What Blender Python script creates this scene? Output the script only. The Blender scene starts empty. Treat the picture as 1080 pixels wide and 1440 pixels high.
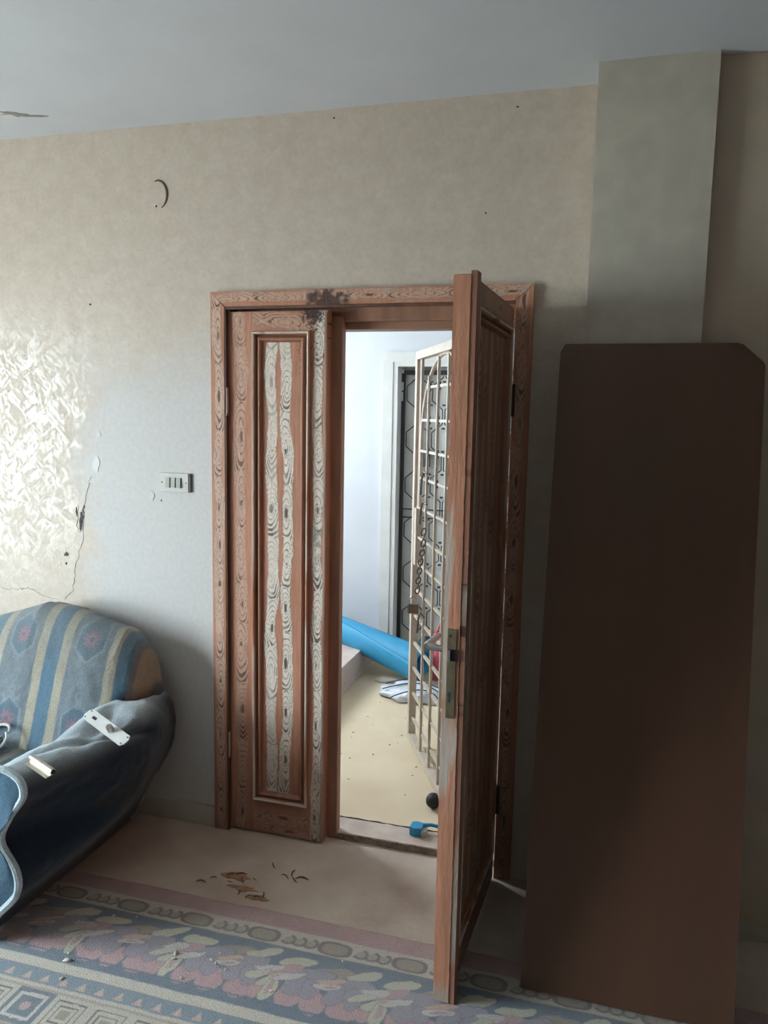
import bpy, bmesh, math, random
import numpy as np
from mathutils import Vector, Matrix

SC = bpy.context.scene
COL = SC.collection
RNG = random.Random(7)

# ------------------------------------------------------------------ camera
def _n(v): return v / np.linalg.norm(v)
F = 1085.0
_down = _n(np.array([375 - 540, 9400 - 720, F]))
_X = np.array([3870.0, 211.0, -F]); _X = _n(_X - _down * _X.dot(_down))
_Z = -_down; _Y = np.cross(_Z, _X)
R = np.array([_X, _Y, _Z])
cam = bpy.data.cameras.new('camera'); camo = bpy.data.objects.new('camera', cam); COL.objects.link(camo)
right, up, back = R @ np.array([1, 0, 0]), -(R @ np.array([0, 1, 0])), -(R @ np.array([0, 0, 1]))
M = Matrix(((right[0], up[0], back[0], 0), (right[1], up[1], back[1], -2.7202), (right[2], up[2], back[2], 1.7), (0, 0, 0, 1)))
camo.matrix_world = M
cam.sensor_width = 36; cam.sensor_fit = 'AUTO'; cam.lens = F / 1440 * 36
cam.clip_start = 0.05
SC.camera = camo

# ------------------------------------------------------------------ world and light
SC.view_settings.view_transform = 'Standard'; SC.view_settings.look = 'None'
SC.view_settings.gamma = 1; SC.view_settings.use_curve_mapping = False
SC.view_settings.exposure = 0.0
w = bpy.data.worlds.new('overcast_sky'); SC.world = w; w.use_nodes = True
bg = w.node_tree.nodes['Background']
bg.inputs['Color'].default_value = (0.80, 0.92, 1.0, 1)
bg.inputs['Strength'].default_value = 30.0
WX = -4.0                                   # window wall of the room
WIN = (-2.75, -1.20, 0.55, 2.20)            # y0 y1 z0 z1 of the room window
HX = -3.0
HWIN = (0.80, 1.80, 1.35, 2.60)              # stair window of the hall
def portal(name, x, win):
    l = bpy.data.lights.new(name, 'AREA'); l.shape = 'RECTANGLE'
    l.size = win[1] - win[0]; l.size_y = win[3] - win[2]
    l.cycles.is_portal = True
    o = bpy.data.objects.new(name, l); COL.objects.link(o)
    o.matrix_world = Matrix.Translation(((x, (win[0] + win[1]) / 2, (win[2] + win[3]) / 2))) @ Matrix(((0, 0, -1, 0), (1, 0, 0, 0), (0, 1, 0, 0), (0, 0, 0, 1))) 
    return o
portal('window_portal', WX - 0.02, WIN)
portal('stair_window_portal', HX - 0.02, HWIN)

# ------------------------------------------------------------------ helpers
def tag(o, label=None, cat=None, group=None, kind=None):
    if label: o['label'] = label
    if cat: o['category'] = cat
    if group: o['group'] = group
    if kind: o['kind'] = kind
    return o

def empty(name, loc=(0, 0, 0), rz=0.0):
    o = bpy.data.objects.new(name, None); COL.objects.link(o)
    o.location = loc; o.rotation_euler = (0, 0, rz); o.empty_display_size = 0.05
    return o

def mk(name, verts, faces, mat, parent=None, smooth=False, cols=None, off=(0, 0, 0)):
    """ONE mesh object. verts in the parent's local frame (or world minus off)."""
    v = np.asarray(verts, dtype=float) - np.asarray(off)
    me = bpy.data.meshes.new(name)
    me.from_pydata([tuple(p) for p in v], [], [tuple(f) for f in faces])
    me.update()
    if smooth: me.polygons.foreach_set('use_smooth', [True] * len(me.polygons))
    if cols is not None:
        a = me.color_attributes.new('paint', 'FLOAT_COLOR', 'POINT')
        c = np.ones((len(v), 4), dtype=np.float32); c[:, :3] = cols
        a.data.foreach_set('color', c.ravel())
    if mat: me.materials.append(mat)
    o = bpy.data.objects.new(name, me); COL.objects.link(o)
    if parent: o.parent = parent
    return o

class MB:
    """collects boxes, tubes, plates in one bmesh"""
    def __init__(s): s.v = []; s.f = []
    def add(s, v, f):
        n = len(s.v); s.v += [tuple(p) for p in v]; s.f += [tuple(i + n for i in q) for q in f]; return s
    def box(s, x0, x1, y0, y1, z0, z1, bev=0.0):
        bm = bmesh.new(); bmesh.ops.create_cube(bm, size=1)
        for q in bm.verts:
            q.co = Vector(((x0 + x1) / 2 + q.co.x * (x1 - x0), (y0 + y1) / 2 + q.co.y * (y1 - y0), (z0 + z1) / 2 + q.co.z * (z1 - z0)))
        if bev: bmesh.ops.bevel(bm, geom=bm.edges[:], offset=bev, segments=2, affect='EDGES', profile=0.6)
        bm.verts.ensure_lookup_table()
        v = [tuple(q.co) for q in bm.verts]; f = [[q.index for q in fc.verts] for fc in bm.faces]
        bm.free(); return s.add(v, f)
    def tube(s, pts, r, n=8, closed=False, caps=True):
        pts = [Vector(p) for p in pts]; N = len(pts); rr = r if hasattr(r, '__len__') else [r] * N
        v = []; prev = None
        for i, p in enumerate(pts):
            a = pts[(i - 1) % N] if (i > 0 or closed) else p
            b = pts[(i + 1) % N] if (i < N - 1 or closed) else p
            t = (b - a)
            t = t.normalized() if t.length > 1e-9 else Vector((0, 0, 1))
            if prev is None:
                q = Vector((0, 0, 1)) if abs(t.z) < 0.9 else Vector((1, 0, 0))
                u = t.cross(q).normalized()
            else:
                u = (prev - t * prev.dot(t)); u = u.normalized() if u.length > 1e-6 else t.orthogonal().normalized()
            prev = u; w_ = t.cross(u)
            for k in range(n):
                an = 2 * math.pi * k / n
                v.append(p + (u * math.cos(an) + w_ * math.sin(an)) * rr[i])
        f = []
        M_ = N if closed else N - 1
        for i in range(M_):
            for k in range(n):
                a = i * n + k; b = i * n + (k + 1) % n; c = ((i + 1) % N) * n + (k + 1) % n; d = ((i + 1) % N) * n + k
                f.append((a, b, c, d))
        if caps and not closed:
            f.append(tuple(range(n))[::-1]); f.append(tuple((N - 1) * n + k for k in range(n)))
        return s.add(v, f)
    def prism(s, poly, y0, y1, axis='y'):
        n = len(poly)
        if axis == 'y': v = [(a, y0, b) for a, b in poly] + [(a, y1, b) for a, b in poly]
        elif axis == 'z': v = [(a, b, y0) for a, b in poly] + [(a, b, y1) for a, b in poly]
        else: v = [(y0, a, b) for a, b in poly] + [(y1, a, b) for a, b in poly]
        f = [tuple(range(n)), tuple(range(2 * n - 1, n - 1, -1))]
        for i in range(n): f.append((i, i + n, (i + 1) % n + n, (i + 1) % n))
        return s.add(v, f)
    def build(s, name, mat, parent=None, smooth=False, off=(0, 0, 0), cols=None):
        o = mk(name, s.v, s.f, mat, parent, smooth, cols, off)
        bm = bmesh.new(); bm.from_mesh(o.data); bmesh.ops.recalc_face_normals(bm, faces=bm.faces[:]); bm.to_mesh(o.data); bm.free()
        if smooth:
            try: o.data.set_sharp_from_angle(angle=math.radians(40))
            except Exception: pass
        return o

def vnoise(x, y, seed=0):
    """smooth 2-D value noise in 0..1"""
    x = np.asarray(x, float); y = np.asarray(y, float)
    xi = np.floor(x).astype(np.int64); yi = np.floor(y).astype(np.int64)
    fx = x - xi; fy = y - yi; fx = fx * fx * (3 - 2 * fx); fy = fy * fy * (3 - 2 * fy)
    def h(a, b):
        n = (a * 374761393 + b * 668265263 + seed * 1442695041) & 0xffffffff
        n = ((n ^ (n >> 13)) * 1274126177) & 0xffffffff
        return ((n ^ (n >> 16)) & 0xffff) / 65535.0
    return (h(xi, yi) * (1 - fx) + h(xi + 1, yi) * fx) * (1 - fy) + (h(xi, yi + 1) * (1 - fx) + h(xi + 1, yi + 1) * fx) * fy
def fbm(x, y, seed=0, o=4):
    t = 0; a = .5; s = 0
    for i in range(o):
        t = t + a * vnoise(x * 2 ** i, y * 2 ** i, seed + i * 17); s += a; a *= .5
    return t / s
def sm(a, b, x):
    t = np.clip((x - a) / (b - a), 0, 1); return t * t * (3 - 2 * t)
def lerp(a, b, t): return a + (b - a) * t
def mixc(c, d, t): return c * (1 - t[:, None]) + np.asarray(d)[None, :] * t[:, None]
def srgb(r, g, b): 
    return tuple(((v / 255) / 12.92 if v / 255 < .04045 else ((v / 255 + .055) / 1.055) ** 2.4) for v in (r, g, b))
def interp(x, xs, ys): return np.interp(x, xs, ys)

# ------------------------------------------------------------------ materials
MATS = {}
def mat(name, color=(.5, .5, .5), rough=.6, metal=0.0, attr=False, noise=0.0, nscale=20, bump=0.0, bscale=60, spec=.5, sheen=0.0, nstretch=(1, 1, 1), rnoise=0.0, color2=None):
    if name in MATS: return MATS[name]
    m = bpy.data.materials.new(name); m.use_nodes = True; nt = m.node_tree; N = nt.nodes; L = nt.links
    b = N['Principled BSDF']; b.inputs['Roughness'].default_value = rough; b.inputs['Metallic'].default_value = metal
    b.inputs['Specular IOR Level'].default_value = spec
    if sheen: b.inputs['Sheen Weight'].default_value = sheen
    tc = N.new('ShaderNodeTexCoord'); mp = N.new('ShaderNodeMapping'); mp.inputs['Scale'].default_value = nstretch
    L.new(tc.outputs['Object'], mp.inputs['Vector'])
    src = None
    if attr:
        a = N.new('ShaderNodeVertexColor'); a.layer_name = 'paint'; src = a.outputs['Color']
    if noise or color2:
        nz = N.new('ShaderNodeTexNoise'); nz.inputs['Scale'].default_value = nscale; nz.inputs['Detail'].default_value = 6
        L.new(mp.outputs[0], nz.inputs['Vector'])
        mx = N.new('ShaderNodeMix'); mx.data_type = 'RGBA'; mx.blend_type = 'MIX'
        cr = N.new('ShaderNodeValToRGB'); cr.color_ramp.elements[0].position = .35; cr.color_ramp.elements[1].position = .65
        L.new(nz.outputs['Fac'], cr.inputs['Fac']); L.new(cr.outputs['Color'], mx.inputs['Factor'])
        if src is not None:
            d = N.new('ShaderNodeMix'); d.data_type = 'RGBA'; d.blend_type = 'MULTIPLY'; d.inputs['Factor'].default_value = 1
            L.new(src, d.inputs['A']); d.inputs['B'].default_value = (1 - noise,) * 3 + (1,)
            L.new(d.outputs['Result'], mx.inputs['A']); L.new(src, mx.inputs['B'])
        else:
            c2 = color2 or tuple(v * (1 - noise) for v in color)
            mx.inputs['A'].default_value = (*c2, 1); mx.inputs['B'].default_value = (*color, 1)
        src = mx.outputs['Result']
    if src is not None: L.new(src, b.inputs['Base Color'])
    else: b.inputs['Base Color'].default_value = (*color, 1)
    if bump:
        n2 = N.new('ShaderNodeTexNoise'); n2.inputs['Scale'].default_value = bscale; n2.inputs['Detail'].default_value = 5
        L.new(mp.outputs[0], n2.inputs['Vector'])
        bp = N.new('ShaderNodeBump'); bp.inputs['Strength'].default_value = bump; bp.inputs['Distance'].default_value = .01
        L.new(n2.outputs['Fac'], bp.inputs['Height']); L.new(bp.outputs['Normal'], b.inputs['Normal'])
    if rnoise:
        n3 = N.new('ShaderNodeTexNoise'); n3.inputs['Scale'].default_value = nscale * 1.7; L.new(mp.outputs[0], n3.inputs['Vector'])
        mr = N.new('ShaderNodeMapRange'); mr.inputs['To Min'].default_value = rough - rnoise; mr.inputs['To Max'].default_value = rough + rnoise
        L.new(n3.outputs['Fac'], mr.inputs['Value']); L.new(mr.outputs['Result'], b.inputs['Roughness'])
    MATS[name] = m; return m

def wall_material():
    """pearly beige wall paint: mottled, put on in short crossing strokes, smooth filler patch beside the crack"""
    m = bpy.data.materials.new('wall_paint'); m.use_nodes = True; nt = m.node_tree; N = nt.nodes; L = nt.links
    b = N['Principled BSDF']
    geo = N.new('ShaderNodeNewGeometry'); P = geo.outputs['Position']
    def math_(op, a, b_=None, c=None):
        n = N.new('ShaderNodeMath'); n.operation = op
        for i, q in enumerate((a, b_, c)):
            if q is None: continue
            if isinstance(q, (int, float)): n.inputs[i].default_value = q
            else: L.new(q, n.inputs[i])
        return n.outputs[0]
    def noise(scale, detail=5, vec=P, dist=0):
        n = N.new('ShaderNodeTexNoise'); n.inputs['Scale'].default_value = scale; n.inputs['Detail'].default_value = detail
        n.inputs['Distortion'].default_value = dist; L.new(vec, n.inputs['Vector']); return n.outputs['Fac']
    def ramp(v, a, c, x0=0., x1=1.):
        r = N.new('ShaderNodeMapRange'); r.inputs['From Min'].default_value = a; r.inputs['From Max'].default_value = c
        r.inputs['To Min'].default_value = x0; r.inputs['To Max'].default_value = x1; L.new(v, r.inputs['Value']); return r.outputs['Result']
    sx = N.new('ShaderNodeSeparateXYZ'); L.new(P, sx.inputs[0])
    # mottling
    mot = ramp(noise(17, 6, dist=.3), .36, .66)
    fine = ramp(noise(55, 3), .35, .65)
    # patch: plain whiter filler between crack and door
    edge = math_('ADD', sx.outputs[0], math_('MULTIPLY', noise(5, 4), .35))
    patch = math_('MULTIPLY', ramp(edge, -1.92, -1.80), ramp(math_('ADD', sx.outputs[2], math_('MULTIPLY', noise(3, 4), .5)), 2.25, 1.95))
    patch = math_('MULTIPLY', patch, ramp(sx.outputs[0], -.9, -1.3))
    # strokes
    vs = []
    for ang in (.75, -.75, 1.45):
        mp = N.new('ShaderNodeMapping'); mp.vector_type = 'TEXTURE'; mp.inputs['Rotation'].default_value = (0, ang, 0); mp.inputs['Scale'].default_value = (.046, .5, .0105)
        L.new(P, mp.inputs['Vector']); v = N.new('ShaderNodeTexVoronoi'); v.inputs['Scale'].default_value = 1
        v.feature = 'F1'; L.new(mp.outputs[0], v.inputs['Vector'])
        s_ = N.new('ShaderNodeSeparateColor'); L.new(v.outputs['Color'], s_.inputs[0]); vs.append(s_.outputs[0])
    sel = ramp(noise(14, 1), .49, .51)
    stk = math_('ADD', math_('MULTIPLY', vs[0], sel), math_('MULTIPLY', vs[1], math_('SUBTRACT', 1, sel)))
    stk = math_('ADD', math_('MULTIPLY', stk, .6), math_('MULTIPLY', vs[2], .4))
    strokes = math_('MULTIPLY', stk, math_('SUBTRACT', 1, patch))
    mx = N.new('ShaderNodeMix'); mx.data_type = 'RGBA'
    L.new(mot, mx.inputs['Factor']); mx.inputs['A'].default_value = (.565, .485, .39, 1); mx.inputs['B'].default_value = (.615, .54, .445, 1)
    mx2 = N.new('ShaderNodeMix'); mx2.data_type = 'RGBA'; L.new(patch, mx2.inputs['Factor'])
    L.new(mx.outputs['Result'], mx2.inputs['A']); mx2.inputs['B'].default_value = (.60, .59, .56, 1)
    mx3 = N.new('ShaderNodeMix'); mx3.data_type = 'RGBA'; mx3.blend_type = 'MULTIPLY'; mx3.inputs['Factor'].default_value = .35
    L.new(mx2.outputs['Result'], mx3.inputs['A']); g = N.new('ShaderNodeCombineColor')
    q = ramp(fine, 0, 1, .8, 1); [L.new(q, g.inputs[i]) for i in range(3)]; L.new(g.outputs[0], mx3.inputs['B'])
    L.new(mx3.outputs['Result'], b.inputs['Base Color'])
    rg = math_('SUBTRACT', .66, math_('MULTIPLY', ramp(strokes, .35, .65), .36))
    L.new(rg, b.inputs['Roughness']); b.inputs['Specular IOR Level'].default_value = .6
    h = math_('ADD', math_('MULTIPLY', strokes, 1.0), math_('MULTIPLY', noise(7, 3), 1.2))
    bp = N.new('ShaderNodeBump'); bp.inputs['Strength'].default_value = .26; bp.inputs['Distance'].default_value = .005
    L.new(h, bp.inputs['Height']); L.new(bp.outputs['Normal'], b.inputs['Normal'])
    return m
M_WALL = wall_material()
M_PLASTER = mat('old_plaster', (.55, .51, .45), .8, noise=.15, nscale=6, bump=.3, bscale=30)
M_FARW = mat('brown_wall_paint', (.27, .21, .16), .8, noise=.15, nscale=6)
M_CEIL = mat('ceiling_paint', (.66, .70, .74), .8, noise=.07, nscale=2.5, bump=.12, bscale=14)
M_PILLAR = mat('pillar_paint', (.55, .515, .425), .6, noise=.12, nscale=14, bump=.15, bscale=20)
M_HALLW = mat('hall_paint', (.68, .70, .73), .6, noise=.05, nscale=3, bump=.1, bscale=12)
M_HALLT = mat('white_trim', (.72, .71, .67), .45, noise=.08, nscale=8)
M_FLOOR = mat('concrete_floor', (.68, .60, .50), .8, color2=(.42, .33, .26), nscale=2.3, bump=.25, bscale=40)
M_HFLOOR = mat('hall_floor', (.76, .62, .43), .7, color2=(.66, .53, .36), nscale=2.6, bump=.15, bscale=30)
M_MARBLE = mat('threshold_stone', (.66, .55, .46), .6, color2=(.50, .40, .33), nscale=9, bump=.3, bscale=50)
M_STEP = mat('step_stone', (.68, .57, .52), .6, color2=(.62, .45, .38), nscale=7, bump=.2, bscale=30)
M_PAINTW = mat('grained_paint', attr=True, rough=.5, bump=.25, bscale=90, nstretch=(1, 1, .25), noise=.12, nscale=60, spec=.4)
M_WOODD = mat('dark_brown_paint', (.16, .075, .045), .5, noise=.4, nscale=25, nstretch=(1, 1, .15), bump=.2)
M_WOODM = mat('brown_paint', (.37, .20, .125), .5, noise=.35, nscale=22, nstretch=(1, 1, .15), bump=.2)
M_BOARD = mat('stained_board', (.135, .066, .038), .45, color2=(.108, .057, .032), nscale=5, nstretch=(1, 1, .22), bump=.05, bscale=200)
M_CARPET = mat('woven_carpet', attr=True, rough=1.0, spec=.1, noise=.22, nscale=320, bump=.6, bscale=300, sheen=.15)
M_FABRIC = mat('worn_upholstery', attr=True, rough=.95, spec=.15, noise=.18, nscale=140, bump=.35, bscale=220, sheen=.2)
M_CREAM = mat('cream_metal_paint', (.62, .52, .41), .45, noise=.15, nscale=18)
M_BLACKM = mat('black_iron', (.035, .035, .038), .5, noise=.3, nscale=30)
M_STEEL = mat('dull_steel', (.45, .44, .42), .35, 1.0, rnoise=.1, nscale=40)
M_CHAIN = mat('rusty_chain', (.16, .14, .12), .5, .7, noise=.4, nscale=60)
M_BRASS = mat('tarnished_plate', (.22, .18, .11), .5, .6, noise=.3, nscale=50)
M_GREYP = mat('grey_door_panel', (.66, .66, .61), .6, noise=.08, nscale=10)
M_PLASTW = mat('white_plastic', (.60, .60, .55), .4, noise=.06, nscale=30)
M_ENAMEL = mat('white_enamel', (.68, .69, .66), .35, noise=.05, nscale=40)
M_BLACK = mat('black_rubber', (.015, .015, .016), .6)
M_BLUE = mat('blue_foam', (.045, .33, .56), .55, noise=.06, nscale=12, bump=.1, bscale=60)
M_BLUEP = mat('blue_plastic', (.02, .30, .55), .35)
M_BRISTLE = mat('pale_bristle', (.55, .62, .62), .8)
M_PINK = mat('pink_cloth', (.72, .14, .20), .8, noise=.15, nscale=25, bump=.4, bscale=30)
M_TEAL = mat('dark_teal_plastic', (.03, .07, .075), .45, noise=.3, nscale=20)
M_BAGW = mat('white_film', (.66, .70, .76), .4, noise=.06, nscale=20, bump=.3, bscale=20)
M_RED = mat('red_plastic', (.65, .05, .06), .35)
M_CABLE = mat('grey_white_cable', (.55, .55, .52), .4)
M_SHAV = mat('wood_shaving', (.22, .09, .04), .8, noise=.3, nscale=90)
M_CHIPW = mat('pale_plaster_crumb', (.70, .68, .64), .8)
M_HOLE = mat('broken_plaster', (.09, .085, .08), .9, noise=.4, nscale=80, bump=.5, bscale=120)
M_CRACK = mat('hairline_crack', (.30, .29, .28), .9)
M_GROUND = mat('outside_ground', (.70, .66, .60), .9, noise=.2, nscale=1)

# ------------------------------------------------------------------ room shell
CEIL = 2.773
def struct(name, mb, m, parent=None, label=None):
    o = mb.build(name, m, parent)
    if parent is None: o['kind'] = 'structure'
    if label: o['label'] = label
    return o
OX0, OX1, OZ = -1.40, -0.300, 2.10           # door opening in the wall
ROOMF = -5.6; ROOMR = 3.4
mb = MB(); mb.box(WX, OX0, 0, .18, -.1, CEIL + .2).box(OX0, OX1, 0, .18, OZ, CEIL + .2).box(OX1, 0.27, 0, .18, -.1, CEIL + .2)
WALL = struct('wall_back', mb, M_WALL)
# right of the pillar the wall runs slightly askew
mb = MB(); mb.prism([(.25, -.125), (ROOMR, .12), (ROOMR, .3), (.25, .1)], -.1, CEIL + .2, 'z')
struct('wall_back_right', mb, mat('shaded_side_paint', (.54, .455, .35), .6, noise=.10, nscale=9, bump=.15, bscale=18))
mb = MB(); mb.box(-.074, .268, -.16, .02, -.1, CEIL + .1); struct('pillar', mb, M_PILLAR)
mb = MB(); y0, y1, z0, z1 = WIN
mb.box(WX - .2, WX, ROOMF - .1, y0, -.1, CEIL + .2).box(WX - .2, WX, y1, .18, -.1, CEIL + .2).box(WX - .2, WX, y0, y1, -.1, z0).box(WX - .2, WX, y0, y1, z1, CEIL + .2)
struct('wall_left', mb, M_PLASTER)
mb = MB(); mb.box(ROOMR, ROOMR + .2, ROOMF - .1, .3, -.1, CEIL + .2); struct('wall_right', mb, M_FARW)
mb = MB(); mb.box(WX, ROOMR, ROOMF - .2, ROOMF, -.1, CEIL + .2); struct('wall_front', mb, M_FARW)
mb = MB(); mb.box(WX - .2, ROOMR + .2, ROOMF - .2, .3, CEIL, CEIL + .2); CEILO = struct('ceiling', mb, M_CEIL)
mb = MB(); mb.box(WX - .2, ROOMR + .2, ROOMF - .2, .06, -.1, 0); FLOOR = struct('floor', mb, M_FLOOR)
# window of the room: frame with one mullion and a sill
mb = MB(); fx0, fx1 = WX - .12, WX - .07
mb.box(fx0, fx1, y0, y0 + .05, z0, z1).box(fx0, fx1, y1 - .05, y1, z0, z1).box(fx0, fx1, y0, y1, z0, z0 + .05).box(fx0, fx1, y0, y1, z1 - .05, z1).box(fx0, fx1, (y0 + y1) / 2 - .03, (y0 + y1) / 2 + .03, z0, z1)
struct('window_1', mb, M_HALLT)
# skirting strips of rough plaster
mb = MB(); mb.box(-1.95, OX0 - .065, -.012, 0, 0, .085, .003); struct('baseboard_left', mb, M_PLASTER)
mb = MB(); mb.prism([(.28, -.137), (ROOMR, .105), (ROOMR, .12), (.28, -.121)], 0, .055, 'z'); struct('baseboard_right', mb, M_PLASTER)
# threshold stone and its chipped edge
mb = MB(); mb.box(OX0, OX1, .055, .172, -.05, .030, .004); THR = struct('threshold', mb, M_MARBLE)
for k_ in range(3):
    rr_ = random.Random(k_); a_ = OX0 + .38 + k_ * .22
    P_ = [(a_ + i * .02, .1745 + rr_.uniform(-.003, .003), .0302) for i in range(12)]
    MB().tube(P_, [rr_.uniform(.0012, .0035) for _ in P_], 5).build('broken_joint', M_HOLE, THR)
MB().box(OX0 + .36, OX1, .0535, .0555, .0, .0235).build('threshold_riser', mat('rough_riser', (.34, .28, .225), .9, noise=.5, nscale=45, bump=.8, bscale=60), THR)
for k_ in range(5):
    rr_ = random.Random(40 + k_); x_ = -.95 + k_ * .12 + rr_.uniform(-.03, .03); w_ = rr_.uniform(.02, .05)
    P_ = [(x_ - w_ + i * w_ * .25, .0530, .0245 + rr_.uniform(-.003, .002)) for i in range(9)]
    MB().tube(P_, [rr_.uniform(.001, .003) for _ in P_], 5).build('chipped_edge', mat('chip_shadow', (.15, .12, .10), .9), THR)
# hall
mb = MB(); mb.box(HX, .9, .178, 2.6, -.1, .022); HFL = struct('hall_floor', mb, M_HFLOOR)
rr_ = random.Random(11)
for k_ in range(26):
    x_, y_ = rr_.uniform(-1.25, -.65), rr_.uniform(.22, 1.5); q_ = rr_.uniform(.003, .007); an_ = rr_.uniform(0, 3)
    MB().prism([(x_ + q_ * m_ * math.cos(an_ + a_), y_ + q_ * m_ * math.sin(an_ + a_)) for a_, m_ in ((0, 1.5), (1.2, .6), (2.2, .5), (3.3, 1.3), (4.6, .5), (5.5, .6))], .022, .0235, 'z').build('floor_speck', mat('dirt_speck', (.20, .15, .11), .9), HFL)
mb = MB(); DX0, DX1, DZ = -1.369, -.409, 2.054
mb.box(HX, DX0, 2.3, 2.5, 0, 3.0).box(DX0, DX1, 2.3, 2.5, DZ, 3.0).box(DX1, .9, 2.3, 2.5, 0, 3.0)
struct('wall_hall_back', mb, M_HALLW)
mb = MB(); y0, y1, z0, z1 = HWIN
mb.box(HX - .2, HX, .18, y0, 0, 3).box(HX - .2, HX, y1, 2.5, 0, 3).box(HX - .2, HX, y0, y1, 0, z0).box(HX - .2, HX, y0, y1, z1, 3)
struct('wall_hall_left', mb, M_HALLW)
mb = MB(); mb.box(.9, 1.1, .18, 2.5, 0, 3); struct('wall_hall_right', mb, M_HALLW)
mb = MB(); mb.box(HX, .9, .18, .20, OZ, 3).box(HX, OX0, .18, .20, 0, OZ).box(OX1, .9, .18, .2, 0, OZ); struct('wall_hall_front', mb, M_HALLW)
mb = MB(); mb.box(HX - .2, 1.1, .18, 2.5, 2.95, 3.1); struct('ceiling_hall', mb, M_HALLW)
mb = MB(); fx0, fx1 = HX - .12, HX - .08
mb.box(fx0, fx1, y0, y0 + .04, z0, z1).box(fx0, fx1, y1 - .04, y1, z0, z1).box(fx0, fx1, y0, y1, z0, z0 + .04).box(fx0, fx1, y0, y1, z1 - .04, z1)
struct('window_2', mb, M_HALLT)
mb = MB(); mb.box(HX, -1.445, .21, 2.29, .0, .19, .006); struct('hall_step', mb, M_STEP)
mb = MB(); mb.box(-40, 40, -40, 40, -3.2, -3.0); o = struct('ground_outside', mb, M_GROUND)

# ------------------------------------------------------------------ faux wood graining, painted as colours
BASE = np.array(srgb(184, 130, 102)); CREAM = np.array(srgb(228, 218, 202)); DARK = np.array(srgb(62, 38, 33)); PINKISH = np.array(srgb(198, 150, 122))
def knots(u, v, uc, hw, L0, seed, spacing=.15, rough_edge=.5):
    """returns (inside mask, line mask) for one column of painted knots along v"""
    r = random.Random(seed); vs = []; p = -.1
    while p < L0 + .2:
        vs.append((p, r.uniform(.066, .105), r.uniform(-.15, .15) * hw, r.uniform(.85, 1.15))); p += r.uniform(.8, 1.25) * spacing
    best = np.full(u.shape, 9.0); bv = np.zeros(u.shape); bd = np.zeros(u.shape)
    jit = (vnoise(u * 60, v * 25, seed + 3) - .5) * .25
    for (vk, b, du, k) in vs:
        uu = (u - uc - du) / (hw * k); vv = (v - vk) / b
        q = np.sqrt(uu ** 2 + vv ** 2 + .05 * np.abs(vv) ** 3) + jit
        m = q < best; best = np.where(m, q, best); bv = np.where(m, vv, bv)
    dens = 3.3
    fr = (best * dens) % 1.0
    th = .15 + .62 * np.clip(-bv / (best + .2), 0, 1) ** 2 * sm(.5, 1.3, best)
    line = 1 - sm(th - .12, th + .12, fr)
    line *= sm(.05, .25, best) * (1 - .35 * sm(.45, .75, vnoise(u * 60, v * 22, seed + 9))) * (1 - sm(1.7, 2.3, best) * .9)
    core = (1 - sm(.16, .26, best)) * (vnoise(v * 7 + 3, u * 0 + 1, seed) > .45)
    line = np.maximum(line, core) * (1 - .55 * sm(.58, .76, fbm(u * 18 + seed, v * 5.5, seed + 21, 2)))
    wv = hw * (.50 + .95 * (vnoise(v * 9, v * 0 + seed, seed) * .7 + vnoise(v * 31, v * 0, seed + 5) * .3) * rough_edge + .15)
    off = (vnoise(v * 6, v * 0 + 5, seed + 8) - .5) * hw * .9
    inside = 1 - sm(wv - .0015, wv + .0015, np.abs(u - uc - off) + (vnoise(u * 300, v * 160, seed) - .5) * .003)
    return inside, line
def grain(columns, seed, base=BASE, length=2.1, dirt_shade=None, worn=.25):
    def f(u, v):
        n = len(u); st = fbm(u * 120, v * 3, seed, 3); c = np.tile(base, (n, 1)) * (.80 + .4 * st)[:, None]
        c = mixc(c, PINKISH, worn * sm(.5, .75, fbm(u * 30, v * 5, seed + 4)))
        for i, (uc, hw, cream, strength, sp) in enumerate(columns):
            ins, ln = knots(u, v, uc, hw, length, seed * 31 + i * 7, sp)
            c = mixc(c, CREAM * cream + PINKISH * (1 - cream), ins * strength)
            c = mixc(c, DARK, np.clip(ln * (ins * .9 + .0), 0, 1) * (.55 + .45 * strength))
        if dirt_shade is not None: c = dirt_shade(u, v, c)
        return np.clip(c, 0.004, 1)
    return f

def painted(name, cf, mapf, nu, nv, depth, m, parent=None, yf=0.0, uvf=None, loc=None, backdir=1):
    """dense painted front in the x-z plane at y=yf (mapf(s,t)->x,z), with thickness to y=yf+depth"""
    s = np.linspace(0, 1, nu); t = np.linspace(0, 1, nv); S, T = np.meshgrid(s, t); S = S.ravel(); T = T.ravel()
    X, Zz = mapf(S, T); u, v = (X, Zz) if uvf is None else uvf(X, Zz)
    cols = cf(u, v); V = np.stack([X, np.full_like(X, yf), Zz], 1)
    I = np.arange(nu * nv).reshape(nv, nu)
    q = np.stack([I[:-1, :-1], I[:-1, 1:], I[1:, 1:], I[1:, :-1]], -1).reshape(-1, 4)
    ring = list(I[0, :]) + list(I[1:, -1]) + list(I[-1, -2::-1]) + list(I[-2:0:-1, 0])
    ring = [int(a) for a in ring]; n0 = len(V)
    B = V[ring].copy(); B[:, 1] = yf + depth; V = np.vstack([V, B]); cb = cols[ring] * .9; cols = np.vstack([cols, cb])
    faces = [tuple(int(a) for a in r) for r in q]; K = len(ring)
    for i in range(K):
        j = (i + 1) % K; faces.append((ring[i], n0 + i, n0 + j, ring[j]))
    faces.append(tuple(n0 + i for i in range(K))[::-1])
    o = mk(name, V, faces, m, parent, False, cols)
    return o
def rectmap(x0, x1, z0, z1): return lambda s, t: (x0 + (x1 - x0) * s, z0 + (z1 - z0) * t)

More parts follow.
